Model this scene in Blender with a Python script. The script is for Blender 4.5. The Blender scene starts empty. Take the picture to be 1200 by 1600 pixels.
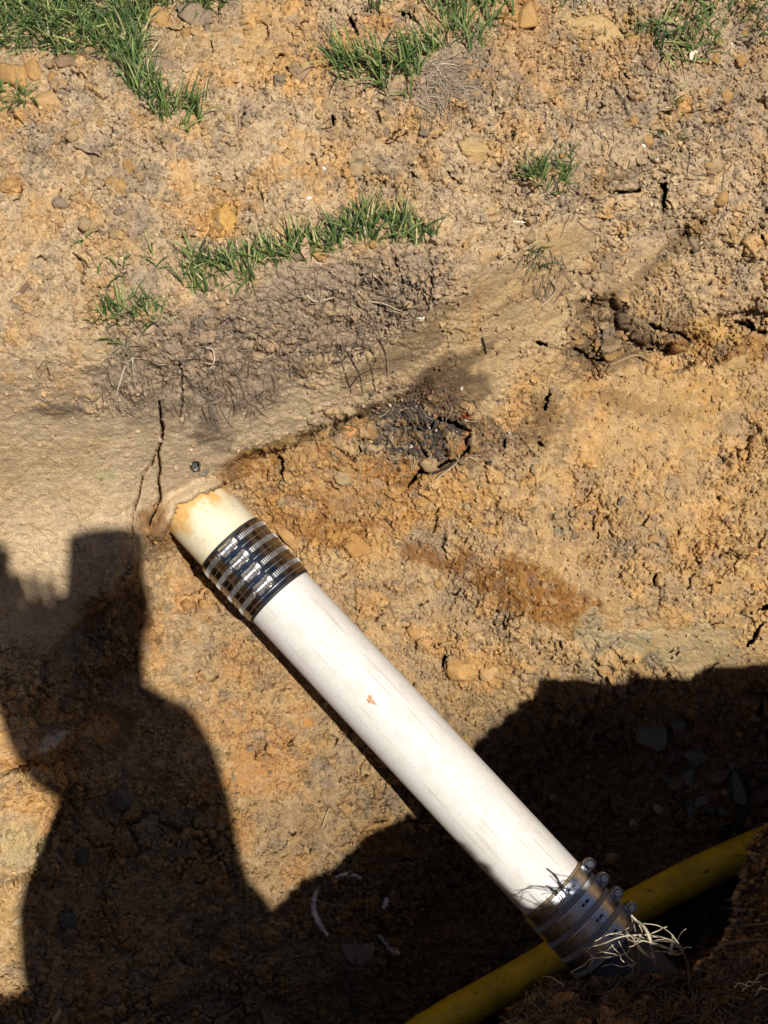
import bpy, math, random
import numpy as np
from mathutils import Vector, Matrix
random.seed(7); rng = np.random.default_rng(11)
R = math.radians
# ------------------------------------------------------------------ camera, sky, sun, exposure
F = 2300.0; TILT = R(26); CAM = np.array([0.0, 0.0, 1.55])
sc = bpy.context.scene; COL = sc.collection
cam_d = bpy.data.cameras.new('camera'); cam = bpy.data.objects.new('camera', cam_d); COL.objects.link(cam)
cam.location = CAM; cam.rotation_euler = (TILT, 0, 0)
cam_d.sensor_fit = 'VERTICAL'; cam_d.sensor_height = 32.0; cam_d.lens = 32.0*F/1600.0
cam_d.clip_start = 0.02; cam_d.clip_end = 500
sc.camera = cam
ANTI = (10.0, 890.0)                       # where the sun's rays through the lens would land
def ray(u, v):
    x = (np.asarray(u, float)-600)/F; y = -(np.asarray(v, float)-800)/F
    return np.stack(np.broadcast_arrays(x, y*math.cos(TILT)+math.sin(TILT), y*math.sin(TILT)-math.cos(TILT)), -1)
def at_z(u, v, z):
    r = ray(u, v); return CAM + r*((z-CAM[2])/r[..., 2])[..., None] if np.ndim(z) else CAM + r*(z-CAM[2])/r[..., 2]
def at_d(u, v, d): return CAM + ray(u, v)*d
def topix(P):
    d = np.asarray(P)-CAM
    w = d[..., 1]*math.sin(TILT)-d[..., 2]*math.cos(TILT)
    y = d[..., 1]*math.cos(TILT)+d[..., 2]*math.sin(TILT)
    return 600+F*d[..., 0]/w, 800-F*y/w
SUN = ray(*ANTI); SUN = SUN/np.linalg.norm(SUN)      # direction the light travels
el = math.asin(-SUN[2]); az = math.atan2(-SUN[0], -SUN[1])
world = bpy.data.worlds.new('World'); sc.world = world; world.use_nodes = True
nt = world.node_tree; bg = nt.nodes['Background']
sky = nt.nodes.new('ShaderNodeTexSky'); sky.sky_type = 'NISHITA'; sky.sun_disc = False
sky.sun_elevation = el; sky.sun_rotation = az; sky.altitude = 100; sky.air_density = 0.8; sky.dust_density = 0.2
nt.links.new(sky.outputs[0], bg.inputs[0]); bg.inputs[1].default_value = 0.05
sun_d = bpy.data.lights.new('sun', 'SUN'); sun_d.energy = 5.0; sun_d.angle = R(0.53); sun_d.color = (1.0, 0.95, 0.87)
sun = bpy.data.objects.new('sun', sun_d); COL.objects.link(sun)
sun.rotation_euler = Vector(SUN).to_track_quat('-Z', 'Y').to_euler(); sun.location = (1, -2, 4)
sc.view_settings.view_transform = 'Standard'; sc.view_settings.look = 'None'
sc.view_settings.exposure = 0.16; sc.view_settings.gamma = 1.0; sc.view_settings.use_curve_mapping = False
sc.render.engine = 'CYCLES'

# ------------------------------------------------------------------ helpers
def lin(r, g, b, k=0.8):
    f = lambda c: ((c/255+0.055)/1.055)**2.4 if c/255 > 0.04045 else c/255/12.92
    return (f(r)*k, f(g)*k, f(b)*k)
def tag(o, label=None, cat=None, group=None, kind=None):
    if label: o['label'] = label
    if cat: o['category'] = cat
    if group: o['group'] = group
    if kind: o['kind'] = kind
    return o
def empty(name, loc=(0, 0, 0)):
    o = bpy.data.objects.new(name, None); COL.objects.link(o); o.location = loc; o.empty_display_size = 0.05; return o
def mesh_np(name, verts, faces, mat=None, parent=None, smooth=True, col=None, colname='albedo'):
    """faces: (n,k) int array or list of arrays"""
    fl = faces if isinstance(faces, list) else [faces]
    me = bpy.data.meshes.new(name)
    verts = np.asarray(verts, np.float32)
    me.vertices.add(len(verts)); me.vertices.foreach_set('co', verts.ravel())
    loops = np.concatenate([np.asarray(f, np.int32).ravel() for f in fl])
    tot = np.concatenate([np.full(len(f), np.asarray(f).shape[1], np.int32) for f in fl])
    start = np.concatenate([[0], np.cumsum(tot)[:-1]]).astype(np.int32)
    me.loops.add(len(loops)); me.loops.foreach_set('vertex_index', loops)
    me.polygons.add(len(tot)); me.polygons.foreach_set('loop_start', start)
    me.polygons.foreach_set('use_smooth', np.full(len(tot), smooth, bool))
    if col is not None:
        a = me.attributes.new(colname, 'FLOAT_COLOR', 'POINT')
        c = np.ones((len(verts), 4), np.float32); c[:, :3] = col; a.data.foreach_set('color', c.ravel())
    me.update(calc_edges=True); me.validate()
    if mat: me.materials.append(mat)
    o = bpy.data.objects.new(name, me); COL.objects.link(o)
    if parent: o.parent = parent
    return o
def new_mat(name, base, rough=0.8, metal=0.0, spec=0.5):
    m = bpy.data.materials.new(name); m.use_nodes = True; b = m.node_tree.nodes['Principled BSDF']
    b.inputs['Base Color'].default_value = (*base, 1); b.inputs['Roughness'].default_value = rough
    b.inputs['Metallic'].default_value = metal; b.inputs['Specular IOR Level'].default_value = spec
    return m
def N(m, t, **kw):
    n = m.node_tree.nodes.new(t)
    for k, v in kw.items():
        if k.startswith('i_'): n.inputs[k[2:].replace('_', ' ')].default_value = v
        else: setattr(n, k, v)
    return n
def L(m, a, b): m.node_tree.links.new(a, b)
def bsdf(m): return m.node_tree.nodes['Principled BSDF']
def ramp(m, src, stops):
    r = N(m, 'ShaderNodeValToRGB'); L(m, src, r.inputs[0]); e = r.color_ramp.elements
    while len(e) < len(stops): e.new(0.5)
    for k, (p, c) in enumerate(stops): e[k].position = p; e[k].color = (*c, 1) if len(c) == 3 else c
    return r.outputs[0]
def mixc(m, fac, a, b, mode='MIX'):
    n = N(m, 'ShaderNodeMix', data_type='RGBA', blend_type=mode)
    for s, v in ((n.inputs[0], fac), (n.inputs[6], a), (n.inputs[7], b)):
        if hasattr(v, 'is_linked'): L(m, v, s)
        else: s.default_value = v if not isinstance(v, tuple) or len(v) == 4 else (*v, 1)
    return n.outputs[2]
def bump(m, src, strength, dist, prev=None):
    b = N(m, 'ShaderNodeBump', i_Strength=strength, i_Distance=dist); L(m, src, b.inputs['Height'])
    if prev is not None: L(m, prev, b.inputs['Normal'])
    return b.outputs[0]

# hashed noise on big arrays
def _h(x, y, z, s):
    h = (x*np.uint32(374761393)) ^ (y*np.uint32(668265263)) ^ (z*np.uint32(2246822519)) ^ np.uint32((s*3266489917) & 0xffffffff)
    h = (h ^ (h >> np.uint32(15)))*np.uint32(2246822519); h = (h ^ (h >> np.uint32(13)))*np.uint32(3266489917)
    return h ^ (h >> np.uint32(16))
def _f(h): return (h >> np.uint32(8)).astype(np.float32)*np.float32(1/16777216)
def vnoise(P, scale, seed=0):
    q = (P*np.float32(scale)).astype(np.float32); i = np.floor(q); f = q-i
    i = i.astype(np.int32).view(np.uint32).reshape(q.shape); f = f*f*(3-2*f)
    x, y, z = i[..., 0], i[..., 1], i[..., 2]; one = np.uint32(1)
    out = 0
    for a in (0, 1):
        wa = f[..., 0] if a else 1-f[..., 0]
        for b in (0, 1):
            wb = f[..., 1] if b else 1-f[..., 1]
            h0 = _f(_h(x+np.uint32(a), y+np.uint32(b), z, seed)); h1 = _f(_h(x+np.uint32(a), y+np.uint32(b), z+one, seed))
            out = out + wa*wb*(h0+(h1-h0)*f[..., 2])
    return out*2-1
def fbm(P, scale, octv=4, seed=0, gain=0.5):
    s = 0; a = 1.0; t = 0
    for k in range(octv):
        s = s + a*vnoise(P, scale, seed+k*17); t += a; a *= gain; scale *= 2.07
    return s/t
def worley(P, scale, seed=0):
    q = (P*np.float32(scale)).astype(np.float32); i = np.floor(q).astype(np.int32); f = q-i
    n = q.shape[:-1]; F1 = np.full(n, 9, np.float32); F2 = np.full(n, 9, np.float32); ID = np.zeros(n, np.float32)
    for dx in (-1, 0, 1):
        for dy in (-1, 0, 1):
            for dz in (-1, 0, 1):
                h = _h((i[..., 0]+dx).view(np.uint32), (i[..., 1]+dy).view(np.uint32), (i[..., 2]+dz).view(np.uint32), seed)
                a = (h & np.uint32(1023)).astype(np.float32)*np.float32(1/1023)
                b = ((h >> np.uint32(10)) & np.uint32(1023)).astype(np.float32)*np.float32(1/1023)
                c = ((h >> np.uint32(20)) & np.uint32(1023)).astype(np.float32)*np.float32(1/1023)
                d = (dx+a-f[..., 0])**2+(dy+b-f[..., 1])**2+(dz+c-f[..., 2])**2
                m = d < F1
                F2 = np.where(m, F1, np.minimum(F2, d)); ID = np.where(m, np.float32(0.5)*(a+c)+np.float32(0.37)*b, ID); F1 = np.where(m, d, F1)
    return np.sqrt(F1), np.sqrt(F2), np.modf(ID*7.31)[0]
def sstep(a, b, x):
    t = np.clip((x-a)/(b-a), 0, 1); return t*t*(3-2*t)
def segdist(U, V, poly):
    """distance to a pixel-plane polyline, and the parameter along it"""
    best = np.full(U.shape, 1e9, np.float32); par = np.zeros(U.shape, np.float32)
    n = len(poly)-1
    for k in range(n):
        (x0, y0), (x1, y1) = poly[k][:2], poly[k+1][:2]
        dx, dy = x1-x0, y1-y0; t = np.clip(((U-x0)*dx+(V-y0)*dy)/(dx*dx+dy*dy+1e-9), 0, 1)
        d = np.hypot(U-x0-t*dx, V-y0-t*dy); m = d < best
        best = np.where(m, d, best); par = np.where(m, (k+t)/n, par)
    return best, par
def inside(U, V, poly):
    c = np.zeros(U.shape, bool); j = len(poly)-1
    for i in range(len(poly)):
        xi, yi = poly[i]; xj, yj = poly[j]
        if yi != yj:
            c ^= ((yi > V) != (yj > V)) & (U < (xj-xi)*(V-yi)/(yj-yi)+xi)
        j = i
    return c

# ------------------------------------------------------------------ the ground: one sheet, dense where the lens looks
def axis(lo, hi, step, far_lo, far_hi, edge):
    mid = np.arange(lo, hi, step); a = []; x = lo; s = step
    while x > far_lo: s = min(s*1.11, edge); x -= s; a.append(x)
    b = []; x = mid[-1]; s = step
    while x < far_hi: s = min(s*1.09, edge); x += s; b.append(x)
    return np.array(a[::-1]+list(mid)+b, np.float32)
STEP = 1.75
UA = axis(-14, 1216, STEP, -2500, 3800, 60); VA = axis(-14, 1616, STEP, -1700, 3500, 45)
V, U = np.meshgrid(VA, UA, indexing='ij')
ctrl = """0 0 .02|200 0 .03|400 0 .03|600 0 .03|800 0 .03|1000 0 .03|1200 0 .01|0 150 .02|200 150 .04|400 150 .03|600 130 .04|750 120 .02|900 120 -.01|1060 100 .0|1200 110 -.05
0 300 .0|200 300 .02|400 300 .01|600 300 .0|760 250 -.01|0 450 -.02|140 440 -.01|270 440 .0|400 395 .01|550 370 .01|680 355 .0|800 330 -.04|860 270 -.02|960 260 -.06|1060 210 -.06|1200 250 -.13
0 560 -.06|120 560 -.07|200 560 -.09|300 520 -.06|400 480 -.05|500 470 -.06|600 450 -.06|690 430 -.06|800 430 -.12|880 420 -.16|960 350 -.14|1080 320 -.16|1200 340 -.2
0 680 -.22|100 680 -.24|200 680 -.26|300 660 -.27|400 620 -.25|500 570 -.21|600 520 -.17|700 500 -.16|780 520 -.22|860 500 -.25|950 440 -.24|1080 430 -.25|1200 440 -.27
0 820 -.40|100 800 -.39|200 800 -.42|290 745 -.41|370 700 -.38|440 670 -.36|500 640 -.33|600 600 -.28|700 560 -.24|1000 520 -.33|1100 510 -.33|1190 520 -.34
0 950 -.50|90 950 -.52|190 930 -.53|215 860 -.47|480 720 -.46|560 690 -.44|650 660 -.40|740 640 -.36|830 620 -.36|920 600 -.39|1050 600 -.40|1200 600 -.39
420 800 -.58|500 800 -.56|600 780 -.54|700 760 -.50|800 740 -.46|900 720 -.46|1030 720 -.45|1200 740 -.45|480 900 -.63|600 900 -.62|720 880 -.59|850 880 -.55|1000 860 -.53|1200 870 -.53
600 1000 -.69|720 1000 -.67|860 1000 -.64|1000 980 -.62|1120 980 -.61|1200 1000 -.64|700 1100 -.78|820 1090 -.78|950 1070 -.76|1100 1070 -.77|1200 1090 -.80|830 1200 -.92|950 1180 -.92|1080 1170 -.90|1200 1180 -.90
900 1280 -.98|1030 1280 -.97|1150 1260 -.94|1000 1400 -1.02|1130 1400 -1.0|900 1440 -1.02
250 880 -.63|300 960 -.66|260 1050 -.67|380 1080 -.71|480 1180 -.75|580 1250 -.80|650 1300 -.86|330 1200 -.72|430 1320 -.77|540 1380 -.82|420 1450 -.80|600 1500 -.90|700 1400 -.95|800 1460 -1.0|720 1560 -.99|850 1560 -1.01|560 1600 -.92
50 1060 -.56|0 1080 -.54|130 1120 -.63|200 1150 -.68|0 1180 -.55|70 1180 -.57|0 1280 -.55|60 1270 -.59|150 1280 -.71|250 1300 -.72|300 1400 -.76|180 1400 -.74|80 1480 -.72|0 1480 -.70|50 1600 -.72|250 1560 -.77|400 1600 -.84
-300 0 .02|-300 300 .0|-300 500 -.04|-300 700 -.25|-300 900 -.46|-300 1200 -.56|-300 1500 -.68|-800 0 0|-800 500 0|-800 800 -.3|-800 1200 -.5|-800 1700 -.6|0 -500 0|600 -500 0|1200 -500 0|1700 -500 0|-800 -500 0
1500 0 -.02|1500 250 -.12|1500 500 -.33|1500 750 -.46|1500 1000 -.62|1500 1200 -.9|2000 0 0|2000 300 -.1|2000 600 -.35|2000 1000 -.6|1500 1500 -1.0|1200 1700 -1.0|800 1800 -1.0|300 1800 -.85|0 1800 -.75|-300 2000 -.7|1800 1400 -.9|1000 1560 -1.02|1200 1500 -1.0""".replace('\n', '|').split('|')
cp = np.array([[float(t) for t in s.split()] for s in ctrl if s.strip()])
def tps(cp, U, V, lam=0.002):
    X = cp[:, :2]/500.0; n = len(X)
    def phi(r2): return 0.5*r2*np.log(r2+1e-9)
    K = phi(((X[:, None]-X[None])**2).sum(-1))+lam*np.eye(n); Pm = np.c_[np.ones(n), X]
    A = np.zeros((n+3, n+3)); A[:n, :n] = K; A[:n, n:] = Pm; A[n:, :n] = Pm.T
    w = np.linalg.solve(A, np.r_[cp[:, 2], 0, 0, 0])
    out = w[n]+w[n+1]*U/500.0+w[n+2]*V/500.0
    for k in range(n): out = out+w[k]*phi((U/500.0-X[k, 0])**2+(V/500.0-X[k, 1])**2)
    return out
gu = np.concatenate([np.arange(-2500, -100, 120), np.arange(-100, 1300, 14), np.arange(1300, 3900, 120)]).astype(float)
gv = np.concatenate([np.arange(-1700, -100, 100), np.arange(-100, 1700, 14), np.arange(1700, 3600, 100)]).astype(float)
GV, GU = np.meshgrid(gv, gu, indexing='ij'); GZ = tps(cp, GU, GV)
far = sstep(0, 900, np.maximum(np.maximum(-500-GU, GU-1500), np.maximum(-200-GV, 0)))
GZ = np.clip(GZ, -1.05, 0.05)*(1-far)
def resample(Gz, uu, vv):
    iu = np.interp(uu, gu, np.arange(len(gu))); iv = np.interp(vv, gv, np.arange(len(gv)))
    a = np.clip(iu.astype(int), 0, len(gu)-2); b = np.clip(iv.astype(int), 0, len(gv)-2); fu = iu-a; fv = iv-b
    return (Gz[b, a]*(1-fu)+Gz[b, a+1]*fu)*(1-fv)+(Gz[b+1, a]*(1-fu)+Gz[b+1, a+1]*fu)*fv
Z = resample(GZ, U.ravel(), V.ravel()).reshape(U.shape).astype(np.float32)
def z_base(u, v): return float(resample(GZ, np.array([u], float), np.array([v], float))[0])
UV3 = np.stack([U*0.001, V*0.001, np.zeros_like(U)], -1).astype(np.float32)
wob = fbm(UV3, 22, 4, 5); wob2 = fbm(UV3, 60, 3, 9)
def edge_in(poly, amp=9, amp2=4):
    """signed pixel distance to the closed outline, roughened"""
    ins = inside(U, V, poly); d, _ = segdist(U, V, poly+[poly[0]])
    return np.where(ins, d, -d)+wob*amp+wob2*amp2
# undercut below the cut face: ground right of the lip lies deeper
lip = [(350, 762), (345, 738), (400, 706), (440, 692), (500, 664), (560, 640), (600, 626), (640, 612), (660, 598), (700, 570), (722, 556), (745, 556), (735, 600), (730, 640), (745, 672), (700, 720), (640, 742), (600, 760), (520, 800), (440, 790)]
def near(poly, r0, r1): d, _ = segdist(U, V, poly); return sstep(r1, r0, d)
sl = edge_in(lip, 15, 8); Z -= 0.034*sstep(-3, 4, sl)*near(lip[:8], 10, 45)
# cut lip on the left where the grey face ends over the brown clay
lip2 = [(222, 862), (200, 900), (140, 955), (70, 1030), (40, 1120), (80, 1178), (120, 1172), (200, 1150), (240, 1050), (250, 900)]
sl2 = edge_in(lip2, 5, 3); Z -= 0.022*sstep(-3, 5, sl2)*near(lip2[:5], 15, 70)
lip3 = [(-60, 1230), (40, 1205), (92, 1212), (92, 1262), (72, 1300), (54, 1350), (22, 1372), (-60, 1396)]
sl3 = edge_in(lip3, 5, 3); Z += 0.05*sstep(-5, 3, sl3)*near(lip3[2:6], 20, 110)
# broken ledge in the right slope
ledge = [(890, 600), (912, 470), (960, 455), (1000, 520), (1060, 545), (1120, 490), (1230, 480), (1230, 560), (1120, 575), (1000, 580)]
sl4 = edge_in(ledge, 12, 6); Z -= 0.03*sstep(-4, 4, sl4)*near(ledge[:7], 15, 70)
# near bank, lower right, standing in front of the pipe's far end
bank = [(720, 1700), (775, 1606), (806, 1568), (846, 1532), (880, 1524), (930, 1536), (985, 1530), (1040, 1528), (1080, 1524), (1108, 1500), (1140, 1462), (1152, 1425), (1158, 1380), (1172, 1336), (1204, 1288), (1300, 1200), (2600, 1150), (2600, 3000), (700, 3000)]
sb = edge_in(bank, 9, 4); kb = sstep(-2, 5, sb)
zb = -0.64+0.16*sstep(0, 120, sb)+0.25*sstep(1150, 1500, U)+0.10*sstep(1540, 1640, V)
Z = Z*(1-kb)+zb*kb
# crest of the spoil heap beside the trench: its shadow falls across the pit
crest_s = [(-900, 1600), (-300, 1600), (0, 1552), (100, 1530), (300, 1480), (400, 1430), (470, 1380), (530, 1350), (570, 1300), (640, 1267), (742, 1340, -.66), (786, 1396, -.66), (800, 1406, -.66), (838, 1400, -.66), (872, 1382, -.66), (896, 1352, -.66), (893, 1328, -.66), (848, 1262, -.66), (785, 1180, -.7), (745, 1162), (780, 1125), (812, 1090), (835, 1070), (862, 1052), (888, 1064), (925, 1062), (955, 1068), (980, 1052), (1004, 1048), (1040, 1066), (1072, 1044), (1092, 1035), (1140, 1042), (1200, 1033), (1300, 1010), (1800, 960)]
ZC = 0.30; crest = []
for (s, t, *q) in crest_s:
    zf = q[0] if q else float(np.clip(z_base(s, t), -1.0, -0.2)); P = at_z(s, t, zf); Q = P-SUN*((ZC-zf)/(-SUN[2])); x, y = topix(Q); crest.append((float(x), float(y)))
cpoly = [(-2600, crest[0][1])]+crest+[(3900, crest[-1][1]), (3900, 4000), (-2600, 4000)]
ins = inside(U, V, cpoly); dcr, _ = segdist(U, V, [(-2600, crest[0][1])]+crest+[(3900, crest[-1][1])])
sd = np.where(ins, dcr, -dcr)
Zin = Z.copy(); zc = (ZC-0.30*sstep(150, 1500, sd)).astype(np.float32); Z = np.where(sd >= 0, zc, Z).astype(np.float32)
r = ray(U, V).astype(np.float32)
# mouth of the clay where it closes round the cream stub
mouth = [(236, 850), (258, 824), (266, 806), (276, 788), (290, 784), (302, 778), (312, 768), (326, 766), (346, 756), (372, 742), (380, 720), (330, 690), (236, 740), (200, 800)]
sm_ = edge_in(mouth, 3, 3); zt = (CAM[2]+2.222*r[..., 2]).astype(np.float32)
km_ = sstep(-1.5, 1.5, sm_)*near(mouth[1:9], 5, 30); Z = np.where(km_ > 0, Z*(1-km_)+np.maximum(Z, zt)*km_, Z).astype(np.float32)
P = (CAM.astype(np.float32)+r*((Z-CAM[2])/r[..., 2])[..., None]).astype(np.float32)
def rayz(z): return (CAM.astype(np.float32)+r*((z-CAM[2])/r[..., 2])[..., None]).astype(np.float32)
tt = np.clip((sd+40)/40, 0, 1)[..., None]; Ptop = rayz(np.full_like(Z, ZC)); Pin = rayz(Zin); Pvb = Ptop.copy(); Pvb[..., 2] = Zin
Pw = np.where(tt > .5, Pvb+(Ptop-Pvb)*(tt-.5)*2, Pin+(Pvb-Pin)*tt*2); band_ = ((sd < 0) & (sd > -40))[..., None]; P = np.where(band_, Pw, P).astype(np.float32)
rn = r/np.linalg.norm(r, axis=-1, keepdims=True)
def normals(P):
    du = np.gradient(P, axis=1); dv = np.gradient(P, axis=0); n = np.cross(du, -dv)
    n /= np.linalg.norm(n, axis=-1, keepdims=True)+1e-12; return n*np.sign((n*(-rn)).sum(-1, keepdims=True)+1e-9)
Nn = normals(P)
# how crumbly each part of the ground is
def blob(u, v, ru, rv, rot=0, soft=0.25, nz=0.35):
    c, s = math.cos(R(rot)), math.sin(R(rot)); m = 1.7*max(ru, rv)
    i0, i1 = np.searchsorted(VA, [v-m, v+m]); j0, j1 = np.searchsorted(UA, [u-m, u+m])
    sl = (slice(i0, i1), slice(j0, j1)); x = U[sl]-u; y = V[sl]-v
    d = np.hypot((x*c+y*s)/ru, (-x*s+y*c)/rv)+nz*wob[sl]+0.5*nz*wob2[sl]
    return sl, sstep(1+soft, 1-soft, d)
rough = np.full(U.shape, 1.0, np.float32)
# smooth sheared face (left) and the wiped clay above the undercut
face = [(-200, 600), (60, 640), (150, 640), (250, 600), (380, 560), (480, 600), (560, 560), (640, 500), (720, 440), (830, 380), (930, 350), (900, 470), (820, 560), (760, 640), (640, 600), (500, 660), (340, 740), (215, 870), (80, 1010), (-200, 1050)]
sf = edge_in(face, 26, 8); kf = sstep(-20, 30, sf); rough *= 1-0.78*kf
for b in ((1040, 640, 150, 70, 0, .75), (1010, 950, 90, 50, 0, .5), (1080, 1010, 120, 40, 10, .85), (870, 360, 50, 40, 0, .8), (760, 420, 60, 60, 0, .7), (400, 60, 60, 60, 0, .7), (30, 620, 120, 60, 0, .6), (1080, 760, 90, 60, 0, .4),
          (160, 1130, 90, 60, -40, .7), (40, 1150, 60, 40, 0, .7), (130, 1000, 100, 60, -40, .5), (30, 400, 60, 90, 0, .45), (60, 560, 120, 60, 0, .6), (880, 930, 90, 50, 25, .5), (980, 420, 60, 30, -40, .8), (300, 250, 50, 40, 0, .4), (30, 1300, 60, 40, 0, .6), (460, 250, 60, 60, 0, .4)):
    s_, k_ = blob(*b[:5], soft=.5); rough[s_] *= 1-b[5]*k_
rough *= 0.72+0.45*fbm(P, 9, 3, 31)
rough = np.clip(rough, 0.05, 1.3)
warp = np.stack([fbm(P, 45, 3, 61), fbm(P, 45, 3, 62), fbm(P, 45, 3, 63)], -1)*0.010
warp2 = np.stack([vnoise(P, 260, 71), vnoise(P, 260, 72), vnoise(P, 260, 73)], -1)*0.0022
Q = (P+warp+warp2).astype(np.float32)
a1, a2, id1 = worley(Q, 21, 1); b1, b2, id2 = worley(Q+warp*0.5, 50, 2); c1, c2, id3 = worley(Q+warp2, 120, 3); d1, d2, id4 = worley(P+warp2, 250, 4)
e1 = a2-a1; e2 = b2-b1; e3 = c2-c1; e4 = d2-d1
patch = sstep(-0.15, 0.35, fbm(P, 11, 3, 41)); patch2 = sstep(-0.25, 0.25, fbm(P, 17, 3, 47)); patch3 = sstep(-.3, .3, fbm(P, 26, 2, 53))
big = fbm(P, 6, 4, 21)*0.018+fbm(P, 24, 3, 27)*0.008
disp = big*(0.25+0.75*np.clip(rough, 0, 1))
disp += rough*(patch*((id1-0.35)*0.026*sstep(0.0, 0.25, e1)-0.003)+(0.25+0.75*patch2)*((id2-0.4)*0.016*sstep(0, 0.22, e2)+0.005*sstep(0, .5, e2))+(0.3+.7*patch3)*((id3-.4)*0.0085*sstep(0, .3, e3)+0.0025*sstep(0, .4, e3)))
disp += (0.15+rough*0.85)*((id4-.4)*0.0030*sstep(0, .4, e4))
disp += fbm(P, 150, 3, 81)*0.0026*(0.3+rough)
ray_in = rough*(0.022*patch*sstep(0.05, 0.0, e1)*sstep(.4, .6, vnoise(P, 30, 90)*.5+.5)+0.018*(.3+.7*patch2)*sstep(0.07, 0.0, e2)*sstep(.42, .6, vnoise(P, 60, 91)*.5+.5)+.010*sstep(.10, 0, e3)*sstep(.45, .65, vnoise(P, 110, 92)*.5+.5))
# root-matted sod face: stringy relief
sod = [(148, 600), (170, 520), (220, 490), (290, 470), (400, 462), (420, 425), (500, 405), (690, 385), (700, 440), (660, 500), (600, 545), (520, 560), (470, 600), (400, 640), (300, 640), (200, 630)]
ss = edge_in(sod, 22, 8); ks = sstep(-12, 20, ss)
Ps = P*np.array([1.0, .45, .45], np.float32)
rid = 1-np.abs(fbm(Ps+warp*.8, 75, 3, 101)); rid2 = 1-np.abs(fbm(Ps+warp, 150, 2, 103))
disp = disp*(1-.35*ks)+ks*(0.0045*(rid-.7)+0.003*(rid2-.7)+0.005*fbm(P, 35, 3, 105))
ray_in += ks*0.007*sstep(.80, .90, np.abs(fbm(Ps, 40, 3, 107))*2.6)
# long scrape marks left by the digger's teeth on the smooth face
ca, sa = math.cos(R(-38)), math.sin(R(-38)); sx = (U*ca+V*sa); sy = (-U*sa+V*ca)
str3 = np.stack([sx*.0006, sy*.012, sx*0], -1).astype(np.float32)
sc_m = sstep(0, 60, sf)*sstep(480, 620, U)
disp += sc_m*0.0045*fbm(str3, 3, 3, 111)
P2 = P+Nn*disp[..., None]+rn*ray_in[..., None]
# open cracks and cavities, cut inward
def cut(poly, w0, w1, depth, jit=2.5):
    global P2
    us = [p[0] for p in poly]; vs = [p[1] for p in poly]
    i0, i1 = np.searchsorted(VA, [min(vs)-20, max(vs)+20]); j0, j1 = np.searchsorted(UA, [min(us)-20, max(us)+20]); s_ = (slice(i0, i1), slice(j0, j1))
    d, t = segdist(U[s_]+wob2[s_]*jit, V[s_]+wob[s_]*jit, poly); w = (w0+(w1-w0)*np.clip(np.sin(t*math.pi), 0, 1)**.6)
    P2[s_] += rn[s_]*(depth*sstep(w+.9, w-.6, d))[..., None]
cut([(248, 626), (251, 650), (254, 668), (252, 690), (248, 705)], 1.2, 2.1, .06)
cut([(246, 700), (238, 728), (224, 742), (218, 772), (208, 796)], .8, 1.4, .05)
cut([(247, 706), (250, 722), (249, 752), (250, 776), (241, 792), (236, 812), (228, 838)], 1.1, 2.2, .06)
cut([(270, 552), (283, 575), (286, 600), (286, 632), (281, 656)], .5, 1.2, .04)
cut([(206, 800), (204, 822), (207, 836)], .4, 1.2, .04)
cut([(74, 595), (78, 585), (72, 570)], .4, 1.0, .03)
cut([(303, 728), (306, 728)], 4.6, 4.8, .06, 0)
for c in ([(437, 716), (441, 730), (438, 748)], [(560, 690), (568, 706)], [(432, 838), (455, 850)], [(640, 757), (652, 740), (690, 728), (716, 712), (730, 690), (733, 668)],
          [(682, 648), (700, 652), (716, 660), (730, 664)], [(676, 668), (678, 652)], [(658, 700), (668, 715)], [(786, 684), (789, 700)], [(692, 1046), (696, 1030), (706, 1020)], [(1026, 896), (1020, 904), (1021, 914)],
          [(838, 690), (846, 700)], [(515, 176), (520, 190), (525, 200)], [(618, 180), (625, 183)], [(1188, 340), (1188, 375)], [(1034, 268), (1037, 300), (1036, 332)], [(955, 300), (985, 302), (1000, 293)],
          [(1168, 500), (1180, 520), (1198, 524)], [(934, 553), (946, 560)], [(1010, 543), (1022, 546)], [(919, 466), (928, 470)], [(940, 510), (944, 515)], [(1186, 508), (1205, 512)],
          [(1170, 1008), (1182, 985), (1196, 972)], [(545, 30), (560, 60)], [(630, 22), (650, 36)], [(835, 532), (855, 540)], [(855, 605), (850, 640)], [(1182, 950), (1202, 945)]):
    cut(c, .6, 2.4, .07, 8)
for c in ([(1015, 500), (1035, 512), (1060, 520), (1075, 530)], [(1150, 500), (1165, 508), (1176, 520)], [(895, 540), (915, 552), (930, 552)]): cut(c, 1.5, 3.5, .05, 8)
for k in range(60):                              # short drying cracks in the dug soil
    u0, v0 = rng.uniform(0, 1200), rng.uniform(30, 460); a = rng.uniform(0, 6.28); pl = [(u0, v0)]
    if u0 > 700 and v0 > 350: continue
    for j in range(rng.integers(2, 5)): a += rng.normal(0, .7); u0 += 11*math.cos(a); v0 += 11*math.sin(a); pl.append((u0, v0))
    cut(pl, .2, .9, .03, 5)
for k in range(60):
    u0, v0 = rng.uniform(280, 1200), rng.uniform(740, 1450); a = rng.uniform(0, 6.28); pl = [(u0, v0)]
    for j in range(rng.integers(2, 4)): a += rng.normal(0, .7); u0 += 9*math.cos(a); v0 += 9*math.sin(a); pl.append((u0, v0))
    cut(pl, .2, .9, .03, 5)
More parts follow.
